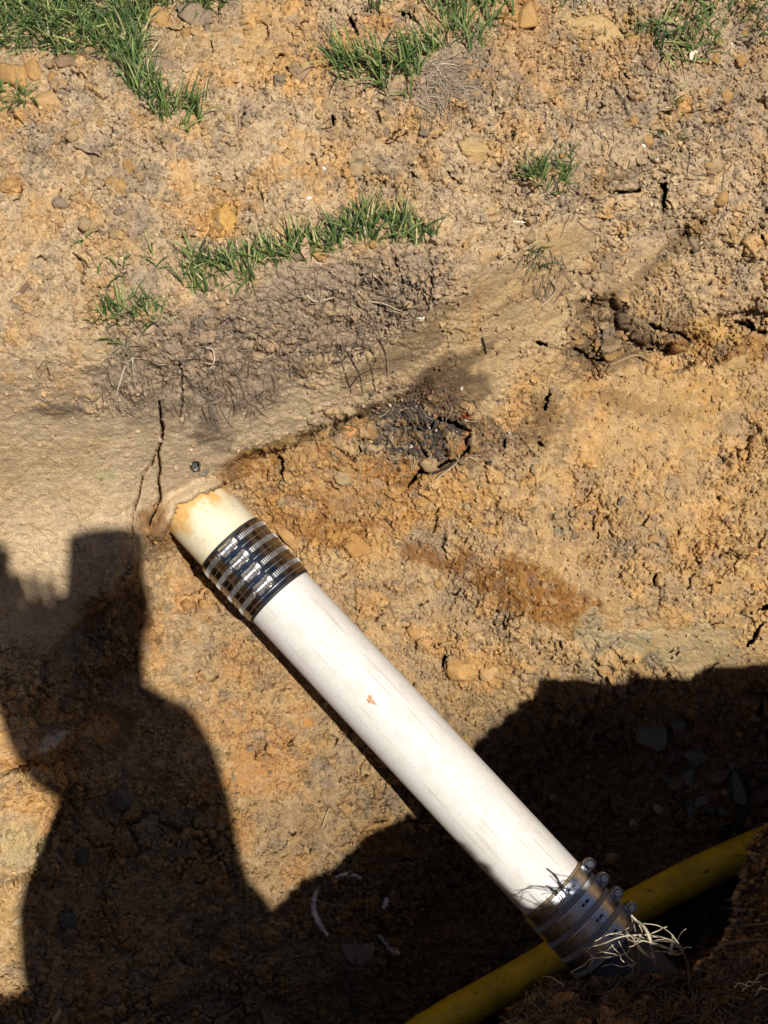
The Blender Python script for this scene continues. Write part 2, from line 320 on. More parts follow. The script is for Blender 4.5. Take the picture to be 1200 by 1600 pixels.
# ---- colour of the soil and the shade painted into pit floor and near bank
C_tan = lin(202, 176, 140); C_tan2 = lin(188, 162, 127); C_or = lin(210, 162, 98); C_or2 = lin(206, 148, 84); C_gr = lin(158, 140, 120); C_face = lin(210, 186, 151)
C_sod = lin(172, 150, 126); C_char = lin(88, 78, 70); C_wet = lin(140, 97, 49); C_wetd = lin(122, 92, 60); C_rust = lin(150, 78, 44); C_pale = lin(206, 188, 146); C_grn = lin(160, 156, 128)
C_dark = lin(96, 76, 58); C_olive = lin(142, 122, 88)
A = np.empty(U.shape+(3,), np.float32); A[:] = C_tan
def paint(mask, c, k=1.0, sl=None):
    m = (np.clip(mask, 0, 1)*k)[..., None]; c = np.array(c, np.float32)
    if sl is None: A[:] = A*(1-m)+c*m
    else: A[sl] = A[sl]*(1-m)+c*m
n1 = fbm(P+warp, 7, 4, 201); n2 = fbm(P+warp, 16, 4, 205); n3 = fbm(P+warp, 40, 3, 209)
paint(sstep(0, .5, n1), C_tan2, .8)
paint(sstep(.14, .38, n2+.3*n3)*sstep(500, 300, V+U*.1), C_or, .6)
paint(sstep(.12, .40, -n2+.3*n3)*sstep(600, 400, V), C_gr, .7)
lower = sstep(-10, 40, (V-(700-.05*U)+np.where(U > 700, 120, 0)))*(1-kf)
paint(lower, lin(194, 161, 114), .8); paint(lower*sstep(.08, .45, n2+.25*n1), C_or2, .5); paint(lower*sstep(.1, .45, -n2-.3*n3), C_gr, .55)
paint(sstep(600, 900, U)*sstep(420, 100, V), C_gr, .28)
paint(sstep(650, 1000, U)*sstep(300, 560, V)*sstep(1100, 1000, V), lin(198, 160, 106), .55)
paint(kf, C_face, .9); paint(kf*sstep(.1, .5, n1+.4*n2), lin(206, 176, 130), .6); paint(kf*sstep(450, 700, U), lin(190, 160, 116), .8)
paint(ks, C_sod, .92); paint(ks*sstep(0.1, .5, n2), lin(146, 127, 110), .7); paint(ks*sstep(0.1, .5, -n2), lin(172, 150, 124), .6)
for b in ((1000, 1590, 330, 110, -6, lin(48, 36, 27), .97), (1200, 1400, 70, 160, 0, lin(84, 60, 40), .9), (300, 640, 130, 30, -5, C_gr, .5), (90, 640, 45, 14, 0, C_char, .6), (148, 580, 26, 10, 0, C_char, .5), (325, 670, 18, 26, 20, lin(128, 112, 94), .8), (345, 690, 22, 18, 0, lin(140, 122, 100), .7),  # first two: brown bank soil, painted darker to deepen its shade
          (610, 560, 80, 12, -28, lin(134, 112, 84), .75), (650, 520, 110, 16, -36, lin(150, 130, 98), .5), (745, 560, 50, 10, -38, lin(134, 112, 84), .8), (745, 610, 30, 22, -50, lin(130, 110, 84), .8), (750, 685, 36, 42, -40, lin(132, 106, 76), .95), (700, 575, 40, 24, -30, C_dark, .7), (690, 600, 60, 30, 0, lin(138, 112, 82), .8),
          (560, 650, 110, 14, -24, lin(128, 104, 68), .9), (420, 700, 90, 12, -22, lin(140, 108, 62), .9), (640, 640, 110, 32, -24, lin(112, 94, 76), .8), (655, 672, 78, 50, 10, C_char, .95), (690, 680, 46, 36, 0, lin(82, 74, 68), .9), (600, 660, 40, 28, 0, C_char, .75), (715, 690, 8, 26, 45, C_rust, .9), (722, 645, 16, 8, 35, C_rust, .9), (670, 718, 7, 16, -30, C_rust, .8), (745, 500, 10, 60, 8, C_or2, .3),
          (620, 735, 60, 26, 10, C_wet, .85), (520, 830, 90, 28, 10, C_wet, .75), (400, 720, 40, 22, 0, C_wet, .8), (470, 790, 60, 30, 0, lin(172, 126, 70), .7), (830, 925, 110, 38, 25, C_wet, .85), (880, 950, 60, 26, 0, C_wet, .8), (655, 862, 30, 16, 0, C_wet, .8), (700, 790, 80, 50, 0, lin(190, 146, 84), .7), (250, 830, 34, 40, 0, C_wet, .75), (330, 905, 50, 20, 40, C_wet, .5),
          (480, 910, 60, 40, 0, lin(172, 148, 118), .5), (620, 940, 110, 40, 10, lin(176, 148, 112), .6), (350, 960, 60, 50, 0, lin(176, 152, 120), .5), (290, 1010, 40, 70, 0, lin(170, 148, 118), .5), (420, 1200, 70, 50, 0, C_or2, .5), (350, 1130, 60, 40, 0, C_or2, .4), (480, 1300, 50, 60, 0, lin(164, 138, 106), .5),
          (930, 1010, 26, 60, -10, C_grn, .6), (1060, 1010, 90, 36, 10, C_pale, .6), (1000, 1020, 40, 30, 0, C_grn, .6), (880, 815, 16, 24, 20, C_grn, .7), (1040, 930, 40, 30, 0, C_gr, .4), (1000, 850, 40, 30, 0, C_gr, .5), (760, 1040, 60, 30, -10, C_or, .7), (560, 730, 30, 24, 0, C_or, .4),
          (950, 540, 70, 40, -10, lin(118, 96, 70), .8), (930, 490, 36, 30, -40, lin(110, 86, 60), .8), (1130, 545, 110, 22, 3, lin(158, 116, 66), .85), (1060, 520, 30, 20, 0, C_wet, .7), (1000, 500, 70, 40, 0, lin(150, 128, 100), .6), (1120, 520, 40, 26, 0, lin(204, 164, 100), .7), (1110, 630, 90, 30, 0, lin(174, 138, 84), .5), (960, 620, 50, 18, 15, lin(150, 118, 76), .7), (860, 660, 34, 40, -20, lin(140, 112, 76), .8), (820, 660, 12, 46, 14, lin(132, 104, 72), .7),
          (1060, 380, 60, 16, -42, lin(142, 118, 86), .8), (1000, 440, 60, 14, -36, lin(146, 120, 86), .7), (1035, 310, 6, 36, 0, lin(120, 98, 72), .7), (880, 370, 42, 30, -10, lin(196, 164, 118), .7), (940, 290, 40, 18, -30, lin(150, 122, 84), .6), (760, 240, 30, 22, 20, lin(212, 176, 120), .8), (835, 90, 60, 40, 10, C_or, .4), (1070, 165, 14, 22, 0, C_or, .8), (930, 40, 70, 30, 0, lin(210, 176, 120), .6), (1180, 60, 30, 60, 0, C_gr, .6),
          (700, 130, 60, 50, 20, lin(166, 146, 124), .85), (250, 85, 60, 26, 0, lin(170, 146, 116), .8), (350, 350, 34, 34, 0, C_or, .85), (40, 170, 60, 30, 0, C_or, .5), (330, 60, 60, 50, 0, lin(206, 168, 112), .5), (440, 60, 70, 60, 0, lin(208, 164, 104), .6), (560, 50, 60, 20, 0, C_or2, .5), (820, 30, 40, 30, 0, C_or2, .5), (20, 290, 18, 14, 0, C_or, .9), (60, 760, 90, 60, 0, lin(188, 160, 122), .4), (166, 742, 14, 9, 0, lin(176, 176, 124), .5),
          (180, 990, 60, 70, 30, lin(120, 88, 56), .8), (160, 1110, 90, 60, -30, lin(126, 92, 56), .9), (60, 1195, 50, 14, -8, lin(168, 118, 60), .8), (80, 1158, 22, 9, -40, lin(210, 204, 194), .75), (40, 1245, 50, 30, 0, lin(206, 160, 96), .6), (30, 1320, 50, 40, 0, lin(186, 170, 128), .7), (30, 1450, 60, 60, 0, lin(204, 168, 112), .6)):
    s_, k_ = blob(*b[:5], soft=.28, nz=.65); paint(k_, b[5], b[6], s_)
def area(poly, c, k, a1=9, a2=6, s=3):
    m = edge_in(poly, a1, a2); paint(sstep(-s, s, m), c, k)
area([(380, 712), (440, 694), (500, 690), (560, 716), (640, 742), (668, 800), (610, 836), (530, 858), (450, 836), (404, 786)], lin(176, 126, 68), .55, 26, 14, 9)
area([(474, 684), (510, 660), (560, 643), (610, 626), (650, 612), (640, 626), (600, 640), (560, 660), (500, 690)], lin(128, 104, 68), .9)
area([(340, 742), (400, 712), (440, 704), (440, 724), (400, 738), (350, 756)], lin(150, 108, 58), .8)
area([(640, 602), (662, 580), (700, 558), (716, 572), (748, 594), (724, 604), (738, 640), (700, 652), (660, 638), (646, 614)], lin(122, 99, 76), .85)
area([(585, 640), (640, 618), (680, 640), (728, 660), (726, 690), (704, 716), (650, 712), (604, 694), (574, 668)], lin(90, 79, 70), .9)
area([(728, 654), (768, 650), (788, 676), (764, 712), (738, 730), (712, 722), (734, 690)], lin(136, 110, 78), .95, 5, 3, 2)
area([(716, 604), (752, 592), (748, 634), (726, 632)], lin(140, 116, 84), .9, 5, 3, 2)
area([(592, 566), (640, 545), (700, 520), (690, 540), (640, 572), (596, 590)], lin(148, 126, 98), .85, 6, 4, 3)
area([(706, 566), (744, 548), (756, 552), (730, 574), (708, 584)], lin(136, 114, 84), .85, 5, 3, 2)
area([(640, 856), (700, 872), (760, 892), (800, 868), (840, 880), (880, 910), (938, 944), (900, 972), (840, 968), (770, 930), (700, 900), (640, 872)], lin(150, 104, 54), .8, 12, 8, 4)
area([(540, 850), (600, 834), (620, 866), (560, 880)], lin(206, 166, 104), .6, 8, 5, 2)
area([(905, 468), (960, 456), (1004, 500), (1040, 540), (1000, 556), (930, 556), (896, 520)], lin(124, 101, 76), .6, 16, 9, 5)
area([(840, 640), (858, 600), (866, 640), (852, 690), (824, 690)], lin(136, 106, 72), .8, 7, 4, 2)
area([(1000, 420), (1060, 370), (1100, 336), (1096, 352), (1050, 400), (1010, 440)], lin(146, 122, 90), .85, 8, 5, 3)
# each clod keeps its own tint
cl = (1-.8*kf)*(1-.7*ks); vis = (0.5+.5*patch2)
paint(cl*vis*sstep(.74, .80, id2)*sstep(.03, .12, e2), C_or, .5); paint(cl*vis*sstep(.16, .12, id2)*sstep(.03, .12, e2), lin(146, 130, 116), .5)
paint(cl*patch*sstep(.80, .84, id1)*sstep(.02, .1, e1), C_or, .5); paint(cl*patch*sstep(.14, .10, id1), C_gr, .4)
paint(cl*sstep(.80, .9, id3), lin(214, 184, 138), .45); paint(cl*sstep(.14, .05, id3), lin(140, 118, 92), .45)
A *= (1+.13*n3+.10*fbm(P, 90, 3, 231)+.10*(id4-.45))[..., None]
pit = sstep(20, 90, V-(1180-.1*U))*0
pit_shade = sstep(-.62, -.95, Z)*(V > 950)*(sd < 0)  # deep pit floor: soil colour darkened to deepen the shade there
A *= (1-0.6*pit_shade)[..., None]
A = np.clip(A, .01, .8)
# build the sheet plus a skirt out to the horizon
nv, nu = U.shape
idx = np.arange(nv*nu, dtype=np.int32).reshape(nv, nu)
quads = np.stack([idx[:-1, :-1], idx[1:, :-1], idx[1:, 1:], idx[:-1, 1:]], -1).reshape(-1, 4)
ringi = np.concatenate([idx[0, :-1], idx[:-1, -1], idx[-1, :0:-1], idx[:0:-1, 0]])
bp = P2.reshape(-1, 3)[ringi]; ctr = np.array([0, .6]); base = nv*nu; rings = []; d0 = bp[:, :2]-ctr; l0 = np.linalg.norm(d0, axis=1, keepdims=True)
for k, rad in enumerate((7, 20, 80, 260)):
    rr = np.zeros_like(bp); rr[:, :2] = ctr+d0/l0*rad; rr[:, 2] = 0.0; rings.append(rr)
allv = np.concatenate([P2.reshape(-1, 3)]+rings); m = len(ringi); prev = ringi; sk = []
for k in range(4):
    cur = base+k*m+np.arange(m, dtype=np.int32); sk.append(np.stack([prev, np.roll(prev, -1), np.roll(cur, -1), cur], -1)); prev = cur
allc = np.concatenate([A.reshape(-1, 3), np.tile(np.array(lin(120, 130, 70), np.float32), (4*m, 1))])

soil = new_mat('dug_soil', C_tan, .95, 0, .15)
at = N(soil, 'ShaderNodeAttribute', attribute_name='albedo'); tc = N(soil, 'ShaderNodeTexCoord')
ns = N(soil, 'ShaderNodeTexNoise', i_Scale=420, i_Detail=6, i_Roughness=.7); L(soil, tc.outputs['Object'], ns.inputs['Vector'])
ns2 = N(soil, 'ShaderNodeTexNoise', i_Scale=95, i_Detail=5, i_Roughness=.65); L(soil, tc.outputs['Object'], ns2.inputs['Vector'])
vo = N(soil, 'ShaderNodeTexVoronoi', i_Scale=380); L(soil, tc.outputs['Object'], vo.inputs['Vector'])
fine = ramp(soil, ns.outputs[0], [(.28, (.62, .60, .57)), (.5, (1, 1, 1)), (.74, (1.34, 1.36, 1.40))])
c = mixc(soil, 1.0, at.outputs['Color'], fine, 'MULTIPLY')
med = ramp(soil, ns2.outputs[0], [(.3, (.86, .84, .82)), (.5, (1, 1, 1)), (.7, (1.12, 1.12, 1.12))]); c = mixc(soil, 1.0, c, med, 'MULTIPLY')
vg = N(soil, 'ShaderNodeTexVoronoi', i_Scale=170); L(soil, tc.outputs['Object'], vg.inputs['Vector'])
grain = ramp(soil, vg.outputs['Distance'], [(.0, (1, 1, 1)), (.07, (1, 1, 1)), (.10, (0, 0, 0))]); sel = N(soil, 'ShaderNodeSeparateColor'); L(soil, vg.outputs['Color'], sel.inputs[0])
g2 = N(soil, 'ShaderNodeMath', operation='GREATER_THAN'); g2.inputs[1].default_value = .93; L(soil, sel.outputs[0], g2.inputs[0])
g3 = N(soil, 'ShaderNodeMath', operation='MULTIPLY'); L(soil, g2.outputs[0], g3.inputs[0]); L(soil, grain, g3.inputs[1])
c = mixc(soil, g3.outputs[0], c, (.62, .55, .42)); L(soil, c, bsdf(soil).inputs['Base Color'])
bn = bump(soil, ns2.outputs[0], .5, .004); bn = bump(soil, vo.outputs['Distance'], .45, .0018, bn); bn = bump(soil, ns.outputs[0], .75, .0015, bn); L(soil, bn, bsdf(soil).inputs['Normal'])
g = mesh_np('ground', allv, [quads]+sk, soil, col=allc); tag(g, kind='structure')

NS = normals(P2)
def surf(u, v):
    iu = float(np.interp(u, UA, np.arange(nu))); iv = float(np.interp(v, VA, np.arange(nv))); a, b = min(int(iu), nu-2), min(int(iv), nv-2); fu, fv = iu-a, iv-b
    p = (P2[b, a]*(1-fu)+P2[b, a+1]*fu)*(1-fv)+(P2[b+1, a]*(1-fu)+P2[b+1, a+1]*fu)*fv
    return p.astype(float)
def surfN(u, v):                       # smoothed surface normal
    j = int(np.interp(u, UA, np.arange(nu))); i = int(np.interp(v, VA, np.arange(nv))); return Nn[i, j].astype(float)
def surf_many(u, v):
    iu = np.interp(u, UA, np.arange(nu)).round().astype(int); iv = np.interp(v, VA, np.arange(nv)).round().astype(int); return P2[iv, iu], Nn[iv, iu], A[iv, iu]


# conduit hole through the cut face
cut_hole = None

# ------------------------------------------------------------------ mesh builder
SHARP = ('dark_stainless', 'stainless_band', 'chrome_housing', 'dull_stainless', 'dull_band', 'bright_lip', 'screw_steel', 'slot_shadow', 'black_rubber', 'clear_amber_gasket')
class MB:
    def __init__(s): s.v = []; s.f = []; s.c = []
    def add(s, v, f, c=None):
        b = len(s.v); s.v += [tuple(x) for x in v]; s.f += [tuple(b+i for i in q) for q in f]
        if c is not None: s.c += [c]*len(v) if not isinstance(c, list) else c
    def build(s, name, mat, parent=None, smooth=True):
        me = bpy.data.meshes.new(name); me.from_pydata(s.v, [], s.f); me.update()
        me.polygons.foreach_set('use_smooth', [smooth]*len(me.polygons))
        if smooth and mat.name.split('.')[0] in SHARP: me.set_sharp_from_angle(angle=R(32))
        if s.c:
            a = me.attributes.new('albedo', 'FLOAT_COLOR', 'POINT'); a.data.foreach_set('color', np.c_[np.array(s.c, np.float32), np.ones(len(s.v), np.float32)].ravel())
        me.materials.append(mat); o = bpy.data.objects.new(name, me); COL.objects.link(o)
        if parent: o.parent = parent
        return o
def unit(v): return v/(np.linalg.norm(v)+1e-12)
def tube(mb, pts, rad, sides=6, col=None, cap=True):
    pts = [np.asarray(p, float) for p in pts]; n = len(pts); rad = rad if hasattr(rad, '__len__') else [rad]*n
    t0 = unit(pts[1]-pts[0]); up = unit(np.cross(t0, [0.3, .5, 1])); vs = []; fs = []
    for k in range(n):
        t = unit(pts[min(k+1, n-1)]-pts[max(k-1, 0)]); up = unit(up-t*np.dot(up, t)); sd_ = np.cross(t, up)
        for j in range(sides): a = 2*math.pi*j/sides; vs.append(pts[k]+rad[k]*(math.cos(a)*up+math.sin(a)*sd_))
    for k in range(n-1):
        for j in range(sides): fs.append((k*sides+j, k*sides+(j+1) % sides, (k+1)*sides+(j+1) % sides, (k+1)*sides+j))
    if cap: fs.append(tuple(range(sides))[::-1]); fs.append(tuple((n-1)*sides+j for j in range(sides)))
    mb.add(vs, fs, col)
def smoothpath(pts, m=4):
    pts = [np.asarray(p, float) for p in pts]; out = []
    q = [2*pts[0]-pts[1]]+pts+[2*pts[-1]-pts[-2]]
    for i in range(1, len(q)-2):
        for k in range(m):
            t = k/m; out.append(.5*((2*q[i])+(-q[i-1]+q[i+1])*t+(2*q[i-1]-5*q[i]+4*q[i+1]-q[i+2])*t*t+(-q[i-1]+3*q[i]-3*q[i+1]+q[i+2])*t**3))
    out.append(pts[-1]); return out

# ------------------------------------------------------------------ materials
def dirt_mat(name, base, rough, dirt=(.30, .20, .10), amt=.5, scale=9, speck=0.5, bumpy=.0004):
    m = new_mat(name, base, rough, 0, .5); tc = N(m, 'ShaderNodeTexCoord')
    a = N(m, 'ShaderNodeTexNoise', i_Scale=scale, i_Detail=8, i_Roughness=.68); L(m, tc.outputs['Object'], a.inputs['Vector'])
    b = N(m, 'ShaderNodeTexNoise', i_Scale=scale*11, i_Detail=6, i_Roughness=.7); L(m, tc.outputs['Object'], b.inputs['Vector'])
    f1 = ramp(m, a.outputs[0], [(.46, (0, 0, 0)), (.66, (amt,)*3)]); c = mixc(m, f1, base, dirt)
    f2 = ramp(m, b.outputs[0], [(.60, (0, 0, 0)), (.66, (speck,)*3)]); c = mixc(m, f2, c, tuple(x*.7 for x in dirt))
    L(m, c, bsdf(m).inputs['Base Color'])
    rr = ramp(m, a.outputs[0], [(.3, (rough,)*3), (.75, (min(1, rough+.4),)*3)]); L(m, rr, bsdf(m).inputs['Roughness'])
    L(m, bump(m, b.outputs[0], .5, bumpy), bsdf(m).inputs['Normal'])
    return m, c, tc
M_white, cw, tcw = dirt_mat('white_pvc', (.67, .65, .61), .45, (.40, .33, .24), .22, 40, .85)
# hairline scuffs along the pipe
mp = N(M_white, 'ShaderNodeMapping'); L(M_white, tcw.outputs['Object'], mp.inputs[0]); mp.inputs['Scale'].default_value = (220, 220, 9)
sn = N(M_white, 'ShaderNodeTexNoise', i_Scale=1.0, i_Detail=3); L(M_white, mp.outputs[0], sn.inputs['Vector'])
fs_ = ramp(M_white, sn.outputs[0], [(.59, (0, 0, 0)), (.68, (.5,)*3)]); c2 = mixc(M_white, fs_, cw, (.42, .35, .27)); L(M_white, c2, bsdf(M_white).inputs['Base Color'])
M_cream, cc, tcc = dirt_mat('aged_cream_pvc', (.68, .63, .46), .42, (.55, .33, .09), .55, 12, .5)
sp = N(M_cream, 'ShaderNodeSeparateXYZ'); L(M_cream, tcc.outputs['Object'], sp.inputs[0])
nzc = N(M_cream, 'ShaderNodeTexNoise', i_Scale=42, i_Detail=6, i_Roughness=.7); L(M_cream, tcc.outputs['Object'], nzc.inputs['Vector'])
mm = N(M_cream, 'ShaderNodeMath', operation='MULTIPLY_ADD'); L(M_cream, sp.outputs[2], mm.inputs[0]); mm.inputs[1].default_value = -7.0; L(M_cream, nzc.outputs[0], mm.inputs[2])
fr = ramp(M_cream, mm.outputs[0], [(.93, (0, 0, 0)), (1.0, (0, 0, 0))])
m5 = N(M_cream, 'ShaderNodeMath', operation='SUBTRACT'); L(M_cream, mm.outputs[0], m5.inputs[0]); m5.inputs[1].default_value = .30; fr = ramp(M_cream, m5.outputs[0], [(.58, (0, 0, 0)), (.74, (.85,)*3)]); c3 = mixc(M_cream, fr, cc, (.58, .31, .07)); L(M_cream, c3, bsdf(M_cream).inputs['Base Color'])
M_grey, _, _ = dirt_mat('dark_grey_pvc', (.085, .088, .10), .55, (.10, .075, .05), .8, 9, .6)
M_yel, _, _ = dirt_mat('yellow_pe', (.84, .57, .012), .42, (.11, .08, .04), .5, 9, .9)
M_inner = new_mat('pipe_bore', (.25, .22, .18), .8)
M_rim, _, _ = dirt_mat('buried_pvc', (.62, .60, .60), .6, (.16, .11, .07), .7, 30, .8)
M_rub = new_mat('black_rubber', (.018, .017, .016), .6)
M_film = new_mat('clear_amber_gasket', (.22, .16, .09), .35)
def steel(name, base, rough, aniso=.4):
    m = new_mat(name, base, rough, 1.0); tc = N(m, 'ShaderNodeTexCoord'); mp = N(m, 'ShaderNodeMapping'); mp.inputs['Scale'].default_value = (60, 60, 900); L(m, tc.outputs['Object'], mp.inputs[0])
    n = N(m, 'ShaderNodeTexNoise', i_Scale=1, i_Detail=4, i_Roughness=.6); L(m, mp.outputs[0], n.inputs['Vector']); n2 = N(m, 'ShaderNodeTexNoise', i_Scale=70, i_Detail=6, i_Roughness=.7); L(m, tc.outputs['Object'], n2.inputs['Vector'])
    c = ramp(m, n2.outputs[0], [(.3, tuple(x*.78 for x in base)), (.6, base), (.72, tuple(x*.55 for x in base))]); L(m, c, bsdf(m).inputs['Base Color'])
    rr = ramp(m, n2.outputs[0], [(.3, (rough*.7,)*3), (.75, (rough*1.8,)*3)]); L(m, rr, bsdf(m).inputs['Roughness'])
    L(m, bump(m, n.outputs[0], .25, .0003), bsdf(m).inputs['Normal']); return m
M_steelA = steel('dark_stainless', (.34, .32, .30), .13); M_bandA = steel('stainless_band', (.42, .41, .40), .10); M_houseA = steel('chrome_housing', (.72, .72, .72), .26)
M_steelB = steel('dull_stainless', (.78, .80, .84), .26); M_bandB = steel('dull_band', (.92, .94, .97), .26); M_lip = steel('bright_lip', (.80, .80, .80), .45)
M_tooth = new_mat('shiny_tooth', (.80, .82, .85), .35, .25); M_slot = new_mat('slot_shadow', (.012, .012, .012), .7)
M_screw = steel('screw_steel', (.72, .71, .70), .38)

# ------------------------------------------------------------------ the pipe run
A3 = at_d(362, 852, 2.288); B3 = at_d(864, 1391, 2.20); W3 = unit(B3-A3); LB = float(np.linalg.norm(B3-A3))
mid = (A3+B3)/2; n0 = unit((CAM-mid)-W3*np.dot(CAM-mid, W3)); r0 = unit(np.cross(n0, W3))
if topix(mid+r0*.05)[0] < topix(mid)[0]: r0 = -r0
if np.dot(np.cross(r0, n0), W3) < 0: HAND = -1
else: HAND = 1
RP = .056
def local_matrix(origin):            # local z runs along the pipe, local y faces up to the light
    X, Y, Zz = (r0 if HAND > 0 else -r0), n0, W3
    return Matrix(((X[0], Y[0], Zz[0], origin[0]), (X[1], Y[1], Zz[1], origin[1]), (X[2], Y[2], Zz[2], origin[2]), (0, 0, 0, 1)))
SX = 1 if HAND > 0 else -1           # local x that points to the picture's right
def lp(phi, r, t): return (SX*r*math.sin(phi), r*math.cos(phi), t)
def pipe_mesh(name, t0, t1, r, mat, wall=.004, jag=None, seg=96, n=24, parent=None):
    mb = MB(); vs = []; fs = []
    for k in range(n+1):
        for j in range(seg):
            ph = 2*math.pi*j/seg; a = t0+(jag(ph) if jag else 0); t = a+(t1-a)*k/n; vs.append(lp(ph, r, t))
    for k in range(n):
        for j in range(seg): fs.append((k*seg+j, k*seg+(j+1) % seg, (k+1)*seg+(j+1) % seg, (k+1)*seg+j))
    mb.add(vs, fs)
    vi = []; fi = []
    for k in range(3):
        for j in range(seg):
            ph = 2*math.pi*j/seg; a = t0+(jag(ph) if jag else 0); vi.append(lp(ph, r-wall, a+(t1-a)*k/2) if k else lp(ph, r-wall, a+.001))
    for k in range(2):
        for j in range(seg): fi.append((k*seg+j, (k+1)*seg+j, (k+1)*seg+(j+1) % seg, k*seg+(j+1) % seg))
    b = len(mb.v); mb.add(vi, fi)
    for j in range(seg): mb.f.append((j, b+j, b+(j+1) % seg, (j+1) % seg)); mb.f.append((n*seg+j, n*seg+(j+1) % seg, b+2*seg+(j+1) % seg, b+2*seg+j))
    o = mb.build(name, mat, parent); return o
def jag(ph):
    return .007*math.sin(3*ph+1.9)+.005*math.sin(7*ph+.4)+.004*math.sin(13*ph)+.002*math.sin(29*ph)+.007*math.exp(-((ph if ph < math.pi else ph-2*math.pi)+.25)**2/.03)
mw = local_matrix(A3)
o = pipe_mesh('pipe_stub', -.118, .049, RP, M_cream, jag=jag); o.matrix_world = mw; tag(o, 'cream yellowed plastic pipe stub with a rust smeared end coming out of the clay face', 'pipe')
o = pipe_mesh('drain_pipe', .052, LB+.052, RP, M_white); o.matrix_world = mw; tag(o, 'long white plastic drain pipe lying diagonally across the trench between two steel couplings', 'pipe')
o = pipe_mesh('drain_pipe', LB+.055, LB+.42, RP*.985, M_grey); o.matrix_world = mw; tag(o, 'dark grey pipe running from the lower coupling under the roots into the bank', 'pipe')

def ringstrip(mb, prof, p0=0, p1=2*math.pi, seg=96):
    """closed profile [(t, r)...] swept round the pipe"""
    full = abs(p1-p0-2*math.pi) < 1e-6; m = seg if full else seg+1; k = len(prof); vs = []; fs = []
    for j in range(m):
        ph = p0+(p1-p0)*j/seg
        for (t, r_) in prof: vs.append(lp(ph, r_, t))
    for j in range(seg):
        a = j*k; b = ((j+1) % m)*k
        for i in range(k): fs.append((a+i, a+(i+1) % k, b+(i+1) % k, b+i))
    if not full: fs.append(tuple(range(k))); fs.append(tuple((m-1)*k+i for i in range(k))[::-1])
    mb.add(vs, fs)
def rect(t0, t1, ra, rb, ch=.0002): return [(t0, ra), (t0, rb-ch), (t0+ch, rb), (t1-ch, rb), (t1, rb-ch), (t1, ra)]
def tang(phi):                    # tangential, radial unit vectors in local space
    return np.array([SX*math.cos(phi), -math.sin(phi), 0.]), np.array([SX*math.sin(phi), math.cos(phi), 0.])
